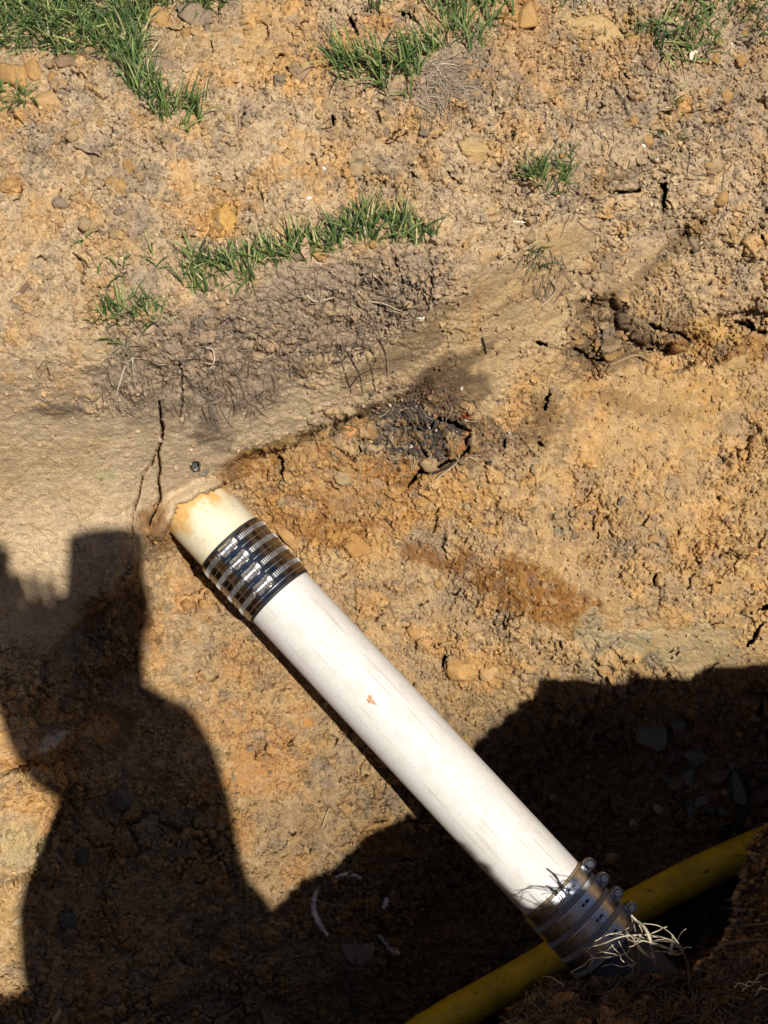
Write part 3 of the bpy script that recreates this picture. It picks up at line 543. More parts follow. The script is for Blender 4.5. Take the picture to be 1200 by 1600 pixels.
def coupling(origin, label, ts, hphi, head_sign, rows, plates):
    root = empty('pipe_coupling'); root.matrix_world = local_matrix(origin); tag(root, label, 'coupling', 'steel banded couplings on the drain pipe')
    M_steel, M_steel2, M_house = (M_steelB, M_bandB, M_bandB) if plates else (M_steelA, M_bandA, M_houseA)
    Lc = .108; mb = MB(); ringstrip(mb, rect(-.004, Lc+.004, RP+.0002, RP+.0024)); mb.build('gasket', M_rub if not plates else M_film, root)
    prof = [(0, RP+.0026)]; nn = 54
    for k in range(nn+1):
        t = Lc*k/nn; prof.append((t, RP+.0034+.00012*math.cos(2*math.pi*t/.006)))
    prof += [(Lc, RP+.0026)]; mb = MB(); ringstrip(mb, prof, seg=120); mb.build('shield', M_steel, root)
    for k, t in enumerate(ts):
        bw = (.0086, .0074) if plates else (.0064, .0064)
        mb = MB(); ringstrip(mb, rect(t-bw[0], t+bw[1], RP+.0037, RP+.0043)); band = mb.build('band', M_steel2, root)
        tr = t+rows; mb = MB(); ringstrip(mb, rect(tr-.0044, tr+.0044, RP+.0038, RP+.0045)); mb.build('slotted_track', M_slot, band)
        mb = MB(); ns_ = 108
        for j in range(ns_):
            ph = 2*math.pi*j/ns_
            if not rows and abs(((ph-hphi+math.pi) % (2*math.pi))-math.pi) < .20: continue
            ringstrip(mb, rect(tr-.0040, tr+.0040, RP+.0044, RP+.0048, .0001), ph-.0130, ph+.0130, 1)
        tag(mb.build('track_tooth', M_tooth if plates else M_lip, band, smooth=False), kind='stuff')
        # screw housing: arched saddle with the worm screw lying along the strap
        T, Rr = tang(hphi); T = T*head_sign; Zx = np.array([0, 0, 1.]); c0 = Rr*(RP+(.0085 if plates else .0045))+Zx*t
        def P_(a, b, c): return c0+T*a+Rr*b+Zx*c
        hb = MB(); arc = [(-.0086, -.005), (-.0086, .0038)]+[(-.0076*math.cos(q*math.pi/8), .0044+.0062*math.sin(q*math.pi/8)) for q in range(9)]+[(.0086, .0038), (.0086, -.005)]
        vs = []; fs = []; xs = [-.0145, -.0135, -.006, -.0045, .003, .0045, .0085, .0095]; kk = len(arc)
        for i, x in enumerate(xs):
            sc_ = .94 if i in (0, 7) else (.93 if i in (3, 4) else 1.0)
            for (cz, h) in arc: vs.append(P_(x, h*sc_ if h > 0 else h, cz*sc_))
        for i in range(len(xs)-1):
            for q in range(kk): fs.append((i*kk+q, i*kk+(q+1) % kk, (i+1)*kk+(q+1) % kk, (i+1)*kk+q))
        fs.append(tuple(range(kk))[::-1]); fs.append(tuple((len(xs)-1)*kk+q for q in range(kk))); hb.add(vs, fs); hous = hb.build('screw_housing', M_house, root, smooth=False)
        sm = MB(); pts = [P_(x, .0046, 0) for x in np.linspace(-.019, .016, 50)]; tube(sm, pts, [.0031+.0005*((i % 2)) for i in range(50)], 12); sm.build('worm_screw', M_screw, hous)
        hm = MB(); tube(hm, [P_(.0105, .0046, 0), P_(.0118, .0046, 0), P_(.0122, .0046, 0)], [.0078, .0078, .0070], 20); tube(hm, [P_(.0122, .0046, 0), P_(.0172, .0046, 0), P_(.0178, .0046, 0)], [.0056, .0056, .0049], 6); tube(hm, [P_(.0178, .0046, 0), P_(.01795, .0046, 0)], [.0030, .0030], 12)
        hm.build('screw_head', M_tooth if plates else M_lip, hous, smooth=False); dm = MB(); tube(dm, [P_(.01215, .0046, 0), P_(.0128, .0046, 0)], [.0068, .0068], 16); dm.build('flange_groove', M_slot, hous)
        sm = MB()      # curved saddle plate under the housing
        ringstrip(sm, rect(t-.0070, t+.0070, RP+.0051, RP+.0060), hphi-.30, hphi+.34, 14); sm.build('saddle', M_steel2, root)
        if plates:
            pm = MB(); ringstrip(pm, rect(t-.0084, t+.0074, RP+.0042, RP+.0052), R(4), R(46), 14); pl = pm.build('strap_plate', M_steel2, root)
            km = MB(); ringstrip(km, rect(t-.0019, t+.0019, RP+.0051, RP+.0055), R(14), R(28), 8); km.build('keyhole', M_slot, pl)
            rm = MB(); ringstrip(rm, rect(t-.0011, t+.0011, RP+.0054, RP+.0062), R(18.5), R(21.5), 3); rm.build('rivet', M_screw, pl)
            pm = MB(); ringstrip(pm, rect(t-.0080, t+.0070, RP+.0042, RP+.0049), R(-26), R(2), 12); pm.build('strap_plate', M_steel2, root)
        else:
            pm = MB(); ringstrip(pm, rect(t+.0068, t+.0176, RP+.0042, RP+.0062), hphi-.12, hphi+.26, 8) if k < 3 else ringstrip(pm, rect(t-.0190, t-.0176, RP+.0042, RP+.0062), hphi-.12, hphi+.26, 8)
            pm.build('strap_end', M_steel2, root)
            wm = MB(); ringstrip(wm, rect(t+.0126, t+.0134, RP+.0042, RP+.0048), seg=96); wm.build('bead', M_screw, root)
    return root
coupling(A3, 'chrome dark coupling of four bands joining the cream stub to the white pipe', [.010+.0262*k for k in range(4)], R(-6), 1, 0, False)
coupling(B3, 'bluish shaded coupling with four bolt heads sticking up beside the yellow pipe', [.0085+.0290*k for k in range(4)], R(84), -1, .0145, True)

# yellow gas pipe passing underneath
mb = MB(); yp = smoothpath([at_z(u, v, -.965) for (u, v) in ((520, 1700), (640, 1628), (720, 1580), (815, 1527), (900, 1475), (988, 1420), (1093, 1365), (1200, 1317), (1320, 1270), (1500, 1200))], 10)
tube(mb, yp, .0305, 48); tag(mb.build('gas_pipe', M_yel), 'yellow plastic gas pipe crossing under the white drain pipe in the shade', 'pipe')
# mud splashes stuck on the pipes
def splat(t, ph, s, c, label):
    mbx = MB(); vs = [lp(ph, RP+.0016, t)]; n_ = 22; fs = []
    for rr_, hh in ((.55, .0013), (1.0, -.0002)):
        for j in range(n_):
            a = 2*math.pi*j/n_; q = rr_*s*(1+.35*math.sin(3*a+t*70)+.2*math.sin(7*a+ph*9)); vs.append(lp(ph+q*math.cos(a)/RP*.55, RP+hh, t+q*math.sin(a)))
    for j in range(n_): fs.append((0, 1+j, 1+(j+1) % n_)); fs.append((1+j, 1+n_+j, 1+n_+(j+1) % n_, 1+(j+1) % n_))
    mbx.add(vs, fs); o_ = mbx.build('mud_spot', new_mat('mud', c, .9)); o_.matrix_world = mw; tag(o_, label, 'mud')
splat(.325, -.10, .0085, (.52, .30, .17), 'small orange mud spot stuck halfway along the white pipe')

# ring of an old pipe buried in the shaded floor
rim = empty('buried_pipe', surf(550, 1425)); tag(rim, 'broken white rim of an old pipe showing as an interrupted ring in the shaded floor', 'pipe')
for pl, wd in (([(503, 1386), (494, 1402), (492, 1422), (498, 1442), (513, 1464)], .0045), ([(526, 1372), (540, 1367), (556, 1369), (568, 1376)], .0035), ([(605, 1404), (603, 1412), (597, 1420)], .0045), ([(591, 1461), (598, 1472), (607, 1482), (622, 1492)], .0042)):
    mb = MB(); pts = smoothpath([surf(u, v)+np.array([0, 0, .004]) for u, v in pl], 5); zz = np.mean([p[2] for p in pts])
    n_ = len(pts); vs = []; fs = []
    for k, p in enumerate(pts):
        t_ = unit((pts[min(k+1, n_-1)]-pts[max(k-1, 0)])*[1, 1, 0]); sd_ = np.array([-t_[1], t_[0], 0]); w_ = wd*(.55+.45*math.sin(math.pi*(k+.6)/n_))*(1+.35*math.sin(k*2.3)); p = p.copy(); p[2] = .5*p[2]+.5*zz
        for (a_, b_) in ((-1, -.02), (-1, .0), (-.6, .0025), (.6, .0025), (1, 0), (1, -.02)): vs.append(p+sd_*a_*w_+np.array([0, 0, b_]))
    for k in range(n_-1):
        for q in range(5): fs.append((k*6+q, k*6+q+1, (k+1)*6+q+1, (k+1)*6+q))
    fs.append(tuple(range(6))); fs.append(tuple((n_-1)*6+q for q in range(6))[::-1])
    mb.add(vs, fs); o = mb.build('rim_fragment', M_rim, rim); o.matrix_parent_inverse = Matrix.Translation(-rim.location)
mb = MB(); c0 = surf(560, 1478); vs = [c0+np.array([0, 0, .008])]
for j in range(15):
    a = math.pi+math.pi*j/14; vs.append(surf(560+26*math.cos(a), 1474-34*math.sin(a)*1.0)+np.array([0, 0, .004]))
mb.add(vs, [(0, j+1, j+2) for j in range(14)]); o = mb.build('rim_fragment', new_mat('buried_shard', (.20, .17, .14), .8), rim); o.matrix_parent_inverse = Matrix.Translation(-rim.location)

# little conduit cut through in the face
pc = surf(296, 728); d_ = unit(unit(CAM-pc)+np.array([-.10, 0, .1])); pc = surf(306, 728)-unit(CAM-pc)*0+d_*0
mb = MB(); ax = [unit(np.cross(d_, [0, 0, 1.]))]; ax.append(np.cross(ax[0], d_)); vs = []; fs = []; sg = 24; ctr0 = at_d(305, 728, float(np.dot(surf(318, 722)-CAM, [0, math.sin(TILT), -math.cos(TILT)]))-.004)
for (ra, dd) in ((.0080, -.030), (.0080, .002), (.0074, .003), (.0068, .002), (.0068, -.045)):
    for j in range(sg): a = 2*math.pi*j/sg; k_ = 1+.10*math.sin(3*a+1); vs.append(ctr0+d_*dd+ra*k_*(math.cos(a)*ax[0]+math.sin(a)*ax[1]))
for k in range(4):
    for j in range(sg): fs.append((k*sg+j, k*sg+(j+1) % sg, (k+1)*sg+(j+1) % sg, (k+1)*sg+j))
mb.add(vs, fs); stub = empty('conduit_stub', ctr0); tag(stub, 'small black conduit end showing as a round hole in the clay face', 'conduit')
o = mb.build('conduit_wall', new_mat('conduit_skin', (.05, .055, .055), .5), stub); o.matrix_parent_inverse = Matrix.Translation(-stub.location)
mb = MB(); mb.add([ctr0-d_*.020+.0067*(math.cos(a)*ax[0]+math.sin(a)*ax[1]) for a in np.linspace(0, 2*math.pi, 20, endpoint=False)], [tuple(range(20))]); o = mb.build('conduit_bore', new_mat('conduit_bore', (.006, .006, .007), .6), stub); o.matrix_parent_inverse = Matrix.Translation(-stub.location)
mb = MB(); pth = [surf(312+a, 733+b)+d_*.003 for a, b in ((0, 8), (6, 9), (11, 4), (13, -4))]; tube(mb, pth, [.0012, .003, .0028, .001], 6); o = mb.build('torn_sheath', new_mat('torn_sheath', (.16, .16, .15), .6), stub); o.matrix_parent_inverse = Matrix.Translation(-stub.location)

# ------------------------------------------------------------------ stones and clods
import bmesh
def ico(sub):
    bm = bmesh.new(); bmesh.ops.create_icosphere(bm, subdivisions=sub, radius=1.0); v = np.array([x.co[:] for x in bm.verts], np.float32); f = np.array([[q.index for q in fc.verts] for fc in bm.faces], np.int32); bm.free(); return v, f
ICO = {k: ico(k) for k in (1, 2, 3, 4)}
soilc = new_mat('loose_clay', C_tan, .95, 0, .15)
def attr_soil(m, scale=300, k=.9, dist=.003):
    at_ = N(m, 'ShaderNodeAttribute', attribute_name='albedo'); tc_ = N(m, 'ShaderNodeTexCoord'); n_ = N(m, 'ShaderNodeTexNoise', i_Scale=scale, i_Detail=6, i_Roughness=.7); L(m, tc_.outputs['Object'], n_.inputs['Vector'])
    L(m, mixc(m, 1.0, at_.outputs['Color'], ramp(m, n_.outputs[0], [(.3, (.72, .70, .67)), (.5, (1, 1, 1)), (.72, (1.2, 1.22, 1.25))]), 'MULTIPLY'), bsdf(m).inputs['Base Color']); L(m, bump(m, n_.outputs[0], k, dist), bsdf(m).inputs['Normal'])
attr_soil(soilc)
clodm = new_mat('clod_clay', C_tan, .95, 0, .12); attr_soil(clodm, 7, 1.0); 
stonem = new_mat('rubble_stone', (.2, .2, .2), .85, 0, .3); attr_soil(stonem, 4, .6)
def lumpy(sub, kind, seed, col):
    v, f = ICO[sub]; v = v.copy(); off = np.array([seed*3.17, seed*1.31, seed*.77], np.float32)
    if kind == 'stone':
        r_ = np.random.default_rng(seed)
        m_ = (np.abs(v)**4).sum(1)**(-.25); v = v*m_[:, None]
        for k in range(13):
            n_ = r_.normal(size=3); n_ /= np.linalg.norm(n_); d_ = r_.uniform(.52, .86); t = v@n_; v -= np.clip(t-d_, 0, None)[:, None]*n_
        v *= (1+.06*fbm(v+off, 1.6, 3, seed))[:, None]
    else:
        a, b, id_ = worley((v+off).astype(np.float32), 1.7, seed); a2_, b2_, id2_ = worley((v+off+.12*fbm(v+off, 3, 3, 5)[:, None]).astype(np.float32), 4.2, seed+9); v = v*(1+.50*fbm(v+off, 1.2, 4, seed)+.34*(id_-.5)*sstep(0, .2, b-a)+.22*(id2_-.45)*sstep(0, .25, b2_-a2_)-.10*sstep(.12, 0, b2_-a2_)+.16*fbm(v+off, 5, 4, seed+3))[:, None]; r_ = np.random.default_rng(seed+50)
        for k in range(9):
            n_ = r_.normal(size=3); n_ /= np.linalg.norm(n_); d_ = r_.uniform(.55, .85); t = v@n_; v = v-(np.clip(t-d_, 0, None)*.85)[:, None]*n_
    c_ = np.array(col)[None]*(1+.22*fbm(v+off, 2.5, 3, seed+5))[:, None]; return v, f, c_
def place(name, u, v, ru, rv, rot, kind, col, label, cat, seed, flat=.7, sink=.3, group=None, sub=3, parent=None):
    V_, F_, c_ = lumpy(sub, kind, seed, col); o = mesh_np(name, V_, F_, clodm if kind != 'stone' else stonem, None, kind != 'stone', c_)
    p = surf(u, v); n = unit(surfN(u, v)*.6+unit(CAM-p)*.4); dd = float(np.dot(p-CAM, [0, math.sin(TILT), -math.cos(TILT)])); s = dd/F
    x = unit(np.cross([0, 1., 0.3], n)); y = np.cross(n, x); a = R(-rot); X = math.cos(a)*x+math.sin(a)*y; Y = -math.sin(a)*x+math.cos(a)*y
    sx_, sy_ = ru*s, rv*s; sz = flat*min(sx_, sy_); c = p+n*sz*(1-2*sink)*.6
    o.matrix_world = Matrix([[X[i]*sx_, Y[i]*sy_, n[i]*sz, c[i]] for i in range(3)]+[[0, 0, 0, 1]])
    tag(o, label, cat, group); return o
OR = lin(210, 166, 108); OR2 = lin(218, 178, 124); GB = lin(168, 146, 120); TN = lin(198, 168, 126)
clods = [
 (245, 30, 24, 20, 0, OR, 'round orange clay clod at the edge of the lawn beside a grey one'), (300, 26, 26, 20, 10, GB, 'grey brown clod right of the round orange clod at the lawn'), (309, 52, 13, 10, 0, OR2, 'small orange clod just below the grey brown clod at the lawn'),
 (20, 119, 30, 21, 12, OR, 'large orange clod cut by the left edge below the lawn'), (54, 116, 18, 27, -25, OR, 'upright orange clod second from the left edge below the lawn'), (106, 100, 25, 14, -4, lin(170, 140, 108), 'flat brown clod under the lawn edge'), (82, 120, 10, 9, 0, OR, 'small orange clod between the upright and the flat brown clods'), (97, 127, 9, 8, 30, OR2, 'little tan clod touching the flat brown clod from below'),
 (78, 158, 28, 18, 5, OR2, 'broad pale orange clod below the flat brown one'), (135, 80, 20, 12, 25, TN, 'tan clod lying against the grass right of the flat brown clod'), (14, 286, 17, 14, 0, OR, 'isolated orange clod at the left edge halfway down the loose soil'), (350, 352, 30, 30, 10, lin(220, 172, 98), 'big yellow orange clod behind the grass on the sod edge'), (204, 262, 12, 16, -8, OR, 'upright orange clod in the middle of the loose soil'),
 (96, 318, 17, 11, 5, GB, 'flat grey clod in the loose soil near the left side'), (188, 292, 17, 13, 20, OR, 'orange clod below the upright orange clod'), (547, 163, 15, 8, -12, OR2, 'flat yellow clod below the middle grass tuft'), (470, 118, 24, 17, -5, lin(182, 152, 118), 'blocky tan clod left of the middle grass tuft'), (440, 130, 12, 12, 0, GB, 'small grey clod left of the blocky tan clod'),
 (610, 178, 22, 15, 20, GB, 'grey crumbly clod right under the middle grass tuft'), (640, 248, 15, 11, 0, TN, 'tan clod in the soil between the two grass strips'), (350, 300, 14, 10, 0, TN, 'tan clod above the big yellow orange clod'), (1160, 568, 30, 15, -4, lin(206, 172, 118), 'pale flat clod under the dark broken ledge'), (1118, 520, 22, 16, 20, lin(208, 166, 104), 'orange tan clod wedged in the dark broken ledge'), (1178, 512, 14, 10, 0, OR, 'small orange clod beside the dark hollow at the right edge'),
 (894, 568, 11, 10, 20, OR2, 'yellow clod at the foot of the sheared face'), (1031, 904, 9, 11, 0, OR2, 'rounded tan lump standing out of the right slope'), (722, 1046, 27, 21, 25, OR, 'orange lump right of the middle of the white pipe'), (766, 1048, 17, 14, -10, OR2, 'smaller yellow lump beside the orange lump right of the white pipe'), (535, 745, 18, 14, 10, lin(200, 172, 130), 'pale lump under the charred patch'), (560, 855, 28, 16, 30, lin(196, 150, 92), 'wedge of clay above the white pipe with a pale tip'),
 (618, 866, 10, 8, 40, OR2, 'little yellow triangular lump in the wet brown band'), (452, 840, 26, 10, 38, OR, 'orange streak of clay beside the upper coupling'), (296, 946, 13, 10, 0, lin(200, 150, 96), 'left of two round lumps below the upper coupling'), (320, 947, 12, 10, 0, OR, 'right of two round lumps below the upper coupling'), (1065, 100, 12, 9, 10, lin(214, 176, 132), 'small pale clod in the grass at the top right'),
 (925, 42, 52, 24, 12, lin(212, 178, 124), 'long slab of pale yellow clay at the top right'), (735, 238, 30, 20, 20, lin(212, 178, 124), 'smooth pale yellow clod in the brown soil at the top'), (240, 100, 46, 24, 0, lin(172, 148, 120), 'low grey brown mound between the lawn and the tuft'), (822, 28, 22, 22, 0, OR, 'crumbly orange heap between the two grass clumps at the top'),
 (160, 100, 12, 10, 0, TN, 'tan clod at the top of the grass tongue'), (205, 112, 8, 7, 0, OR2, 'tiny pale clod in the left grass tongue'), (20, 178, 15, 9, 0, lin(214, 196, 150), 'flat pale clod below the small left grass patch'), (165, 240, 10, 7, 0, TN, 'small tan clod in the left loose soil'),
]
for k, (u, v, a, b, rot, col, lab) in enumerate(clods): place('soil_clod', u, v, a, b, rot, 'clod', col, lab, 'clod', 11+k, .75 if a < 40 else .30, .36, 'large clods of clay', sub=4)
DG = lin(132, 130, 126, .6); RB = lin(140, 96, 82, .7); BR = lin(124, 102, 84, .7)
stones = [(1012, 1138, 27, 25, 5, DG, 'large square grey stone in the shaded rubble'), (1096, 1131, 17, 20, -15, RB, 'reddish block stone in the shaded rubble'), (1119, 1148, 12, 21, -28, RB, 'narrow reddish stone leaning on the reddish block'), (1060, 1130, 15, 13, 10, DG, 'grey stone between the square stone and the reddish block'), (1046, 1112, 18, 9, 20, BR, 'brown stone behind the shaded rubble'),
 (1048, 1174, 8, 16, 8, DG, 'thin upright stone below the square grey stone'), (1086, 1180, 20, 15, -30, DG, 'grey stone in the middle of the rubble'), (1060, 1222, 17, 14, 20, BR, 'brown stone low in the rubble on the left'), (1079, 1208, 12, 19, 25, DG, 'long grey stone beside the low brown stone'), (1082, 1261, 14, 20, 30, DG, 'rounded grey stone nearest the yellow pipe'),
 (1117, 1214, 20, 15, 5, BR, 'brown grey stone right of the middle of the rubble'), (1110, 1242, 14, 10, 5, RB, 'low reddish stone under the brown grey one'), (1152, 1230, 12, 33, -8, DG, 'tall slab of grey stone standing in the rubble'), (1186, 1245, 17, 17, 10, RB, 'red brown stone at the right edge of the rubble'), (1088, 1162, 12, 9, 0, RB, 'small red stone below the reddish block'),
 (1128, 1166, 10, 8, 0, RB, 'small red stone right of the narrow one'), (915, 1246, 12, 26, 15, BR, 'brown stone close to the white pipe in the shade'), (942, 1238, 12, 10, 0, BR, 'small brown stone between pipe and rubble'), (1020, 1166, 15, 9, 10, BR, 'flat brown stone under the square grey stone'), (1095, 1250, 9, 12, 40, DG, 'small grey stone beside the rounded one'), (1127, 1270, 9, 8, 0, DG, 'little grey pebble above the yellow pipe'),
 (547, 676, 14, 21, 12, lin(206, 150, 96), 'orange pointed stone at the left of the charred patch'), (190, 1250, 26, 21, 0, lin(128, 120, 110, .7), 'large grey lump in the photographer\'s shadow'), (126, 1338, 14, 15, 0, lin(110, 108, 96, .6), 'dull green grey stone in the shadow lower left'), (80, 1318, 7, 19, 8, lin(120, 108, 92, .6), 'thin stone at the left border of the big shadow'), (104, 1440, 17, 13, 0, lin(118, 118, 120, .6), 'bluish grey stone in the lower left shadow'),
 (87, 1456, 8, 13, 0, BR, 'brown stone touching the bluish grey one'), (110, 1466, 12, 10, 0, BR, 'second brown stone below the bluish grey one'), (90, 1588, 12, 5, -55, lin(206, 180, 140), 'pale flat stone at the bottom left border of the shadow'), (1170, 1508, 9, 8, 0, lin(150, 136, 124, .6), 'round pebble in the dark bank at the lower right'), (482, 1130, 12, 10, 0, lin(190, 138, 80), 'rusty lump on the floor left of the pipe'), (30, 1438, 14, 8, 0, lin(204, 180, 140), 'pale stone at the left edge near the bottom')]
for k, (u, v, a, b, rot, col, lab) in enumerate(stones): place('stone', u, v, a, b, rot, 'stone', col, lab, 'stone', 101+k, .7, .25, 'stones and rubble')
for k in range(56):
    u, v = rng.uniform(985, 1200), rng.uniform(1120, 1300)
    if v < 1130+abs(u-1090)*.15 or (u > 1000 and v > 1290-(u-1000)*.2): v = rng.uniform(1170, 1250)
    place('stone', u, v, rng.uniform(5, 10), rng.uniform(4, 8), rng.uniform(0, 180), 'stone', [DG, RB, BR, lin(110, 100, 90, .6)][k % 4], 'small angular stone fragment among many in the shaded rubble', 'stone', 600+k, .7, .2, 'small rubble fragments', 2)
# small loose clods: shared meshes, each its own object
protos = []
for ci, col in enumerate((TN, OR, GB, lin(206, 180, 138))):
    for k in range(4):
        V_, F_, c_ = lumpy(3, 'clod', 300+ci*7+k, col); o = mesh_np('soil_lump', V_, F_, clodm, None, True, c_); protos.append(o.data); bpy.data.objects.remove(o)
names = ('small tan lump of clay among many on the dug soil', 'small orange lump of clay among many on the dug soil', 'small grey brown lump of soil among many on the dug soil', 'small pale lump of dry clay among many on the dug soil')
cnt = 0; pos = []
while cnt < 270:
    if rng.random() < .62: u, v = rng.uniform(0, 1200), rng.uniform(40, 470)
    else: u, v = rng.uniform(230, 1200), rng.uniform(700, 1500)
    i = int(np.interp(v, VA, np.arange(nv))); j = int(np.interp(u, UA, np.arange(nu)))
    if rough[i, j] < .5 or kf[i, j] > .3 or ks[i, j] > .3 or Z[i, j] > .1: continue
    dpx = abs((u-362)*.731-(v-852)*.682)
    if dpx < 95 and v > 740: continue
    p = surf(u, v); n = unit(surfN(u, v)); s = float(rng.uniform(.0035, .0085))*(1 if rng.random() < .85 else 1.6); ci = rng.choice(4, p=[.45, .22, .2, .13]); k = int(rng.integers(4))
    o = bpy.data.objects.new('soil_lump', protos[ci*4+k]); COL.objects.link(o); rot = Vector(n).to_track_quat('Z', 'Y').to_matrix().to_4x4() @ Matrix.Rotation(rng.uniform(0, 6.28), 4, 'Z')
    o.matrix_world = Matrix.Translation(Vector(p+n*s*.15)) @ rot @ Matrix.Diagonal((s*rng.uniform(.8, 1.3), s*rng.uniform(.7, 1.1), s*.75, 1)); tag(o, names[ci], 'clod', ('small tan lumps', 'small orange lumps', 'small grey lumps', 'small pale lumps')[ci]); cnt += 1
# crumbs
def crumbs(name, n, region, smin, smax, seed, mat=soilc):
    r_ = np.random.default_rng(seed); uu = r_.uniform(region[0], region[2], n*3); vv = r_.uniform(region[1], region[3], n*3)
    iu = np.interp(uu, UA, np.arange(nu)).astype(int); iv = np.interp(vv, VA, np.arange(nv)).astype(int)
    w = np.clip(rough[iv, iu]+.12, 0, 1)*(1-.5*kf[iv, iu])*(1-.6*ks[iv, iu])*(.35+.65*(patch3[iv, iu]))
    dpx = np.abs((uu-362)*.731-(vv-852)*.682); keep = ~((uu > 760) & (vv > 1490)) & ~(uu > 1150) | (vv < 1280); keep &= (r_.random(n*3) < w) & ~((dpx < 50) & (vv > 760)); uu, vv = uu[keep][:n], vv[keep][:n]; n = len(uu)
    p, nn_, cc_ = surf_many(uu, vv); bv = np.array([(1, 1, 1), (1, -1, -1), (-1, 1, -1), (-1, -1, 1), (1.2, 0, 0), (-1.2, 0, 0), (0, 1.2, 0), (0, -1.2, 0), (0, 0, 1.2), (0, 0, -1.2)], float)[4:]; bf = np.array([(0, 2, 4), (2, 1, 4), (1, 3, 4), (3, 0, 4), (2, 0, 5), (1, 2, 5), (3, 1, 5), (0, 3, 5)])
    v0, f0 = ICO[1]; v0 = v0[:12] if False else v0
    v0, f0 = (bv, bf)
    s = (smin+(smax-smin)*r_.random(n)**2.5); rot = r_.normal(size=(n, 3, 3)); qm, _ = np.linalg.qr(rot)
    vv_ = v0[None]*(1+.35*r_.uniform(-1, 1, (n, len(v0), 1))); vv_ = np.einsum('nij,nkj->nki', qm, vv_)*s[:, None, None]*r_.uniform(.6, 1.2, (n, 1, 3)); vv_ = vv_+(p+nn_*s[:, None]*.45)[:, None]
    fa = (f0[None]+(np.arange(n)*len(v0))[:, None, None]).reshape(-1, 3); tint = r_.normal(1, .13, (n, 1))*np.where(r_.random((n, 1)) < .08, 1.25, 1); ca_ = np.repeat(np.clip(cc_*tint, .01, .8), len(v0), 0)
    return tag(mesh_np(name, vv_.reshape(-1, 3), fa, mat, None, False, ca_), kind='stuff')
crumbs('soil_crumbs', 22000, (-10, -10, 1210, 520), .0012, .0046, 5)
crumbs('soil_crumbs', 22000, (-10, 520, 1210, 1610), .0012, .0044, 6)

# ------------------------------------------------------------------ roots
rootm = new_mat('root', (.3, .25, .18), .8, 0, .2); a_ = N(rootm, 'ShaderNodeAttribute', attribute_name='albedo'); L(rootm, a_.outputs['Color'], bsdf(rootm).inputs['Base Color'])
def hair(mb, u, v, ang, ln, rad, col, curl=.5, lift=.002, seedr=rng, step=6):
    pts = []; n_ = max(4, int(ln/step)); dang = seedr.normal(0, .08)
    for k in range(n_):
        p = surf(u, v); nn_ = surfN(u, v); pts.append(p+nn_*(lift*(.4+math.sin(math.pi*k/n_)))); ang += dang+seedr.normal(0, curl*.35); u += step*math.cos(ang); v += step*math.sin(ang)
    pts = [pts[0]]+[(pts[i-1]+pts[i]*2+pts[i+1])/4 for i in range(1, len(pts)-1)]+[pts[-1]]
    tube(mb, pts, [rad*(1-.6*k/n_) for k in range(n_)], 4, col, False)
def col_j(base, j=.2): k = float(np.clip(rng.normal(1, j), .5, 1.6)); return tuple(min(.8, x*k) for x in base)
sodp = np.array(sod, float); mb = MB(); cnt = 0
PALE = (.40, .32, .22); DRK = (.13, .095, .07); MIDR = (.26, .20, .145)
while cnt < 760:
    u, v = rng.uniform(150, 700), rng.uniform(385, 640)
    if not inside(np.array([[u]]), np.array([[v]]), sod)[0, 0]: continue
    w = rng.random(); hair(mb, u, v, rng.normal(1.7, .8), rng.uniform(14, 48), rng.uniform(.0003, .0007), col_j(PALE if w < .42 else DRK if w < .56 else MIDR), .8, .0025); cnt += 1
tag(mb.build('sod_roots', rootm), kind='stuff')
mb = MB()
for k in range(190): t = rng.random(); u, v = 640+70*t+rng.normal(0, 10), 95+70*rng.random(); hair(mb, u, v, -.4+1.9*rng.random(), rng.uniform(30, 80), rng.uniform(.0005, .0010), col_j(MIDR if rng.random() < .6 else PALE), .25, .004)
tag(mb.build('root_mat', rootm), 'fibrous root mat hanging out below the grass at the top middle', 'roots')
mb = MB()
for k in range(150): hair(mb, rng.uniform(860, 1160), rng.uniform(130, 350), rng.uniform(0, 3), rng.uniform(15, 60), rng.uniform(.0004, .0009), col_j(DRK if rng.random() < .5 else MIDR), .5, .003)
for k in range(40): hair(mb, rng.uniform(810, 890), rng.uniform(390, 470), rng.uniform(1, 2.4), rng.uniform(15, 45), .0007, col_j(MIDR), .5, .003)
for k in range(60): hair(mb, rng.uniform(560, 760), rng.uniform(630, 740), rng.uniform(0, 6), rng.uniform(12, 40), .0006, col_j(PALE), .5, .004)
for k in range(70): hair(mb, rng.uniform(150, 400), rng.uniform(560, 640), rng.normal(1.6, .6), rng.uniform(12, 40), .0005, col_j(DRK), .6, .002)
tag(mb.build('fine_roots', rootm), kind='stuff')
def px_root(mb, pl, rad, col, lift=.004, m=4):
    pts = smoothpath([surf(u, v)+surfN(u, v)*lift for u, v in pl], m); n_ = len(pts); tube(mb, pts, [rad*(1-.5*k/n_) for k in range(n_)], 6, col)
def root_thing(pl, rad, col, label, lift=.004): m_ = MB(); px_root(m_, pl, rad, col, lift); tag(m_.build('root', rootm), label, 'root')
root_thing([(673, 762), (684, 744), (700, 730), (716, 716), (722, 700)], .0016, (.5, .42, .3), 'pale curved root at the lower tip of the charred patch', .006)
root_thing([(636, 764), (648, 748), (668, 738), (692, 730), (714, 716), (732, 694), (738, 672)], .0028, (.07, .045, .035), 'dark bark rimmed root curving round the charred patch', .004)
root_thing([(955, 568), (985, 560), (1008, 566), (1026, 580), (1042, 598)], .0026, (.30, .2, .1), 'thin brown root arching over the right slope below the ledge')
root_thing([(863, 438), (868, 452), (858, 468), (842, 478)], .0014, (.45, .38, .27), 'pale curved root on the sheared face in the middle right')
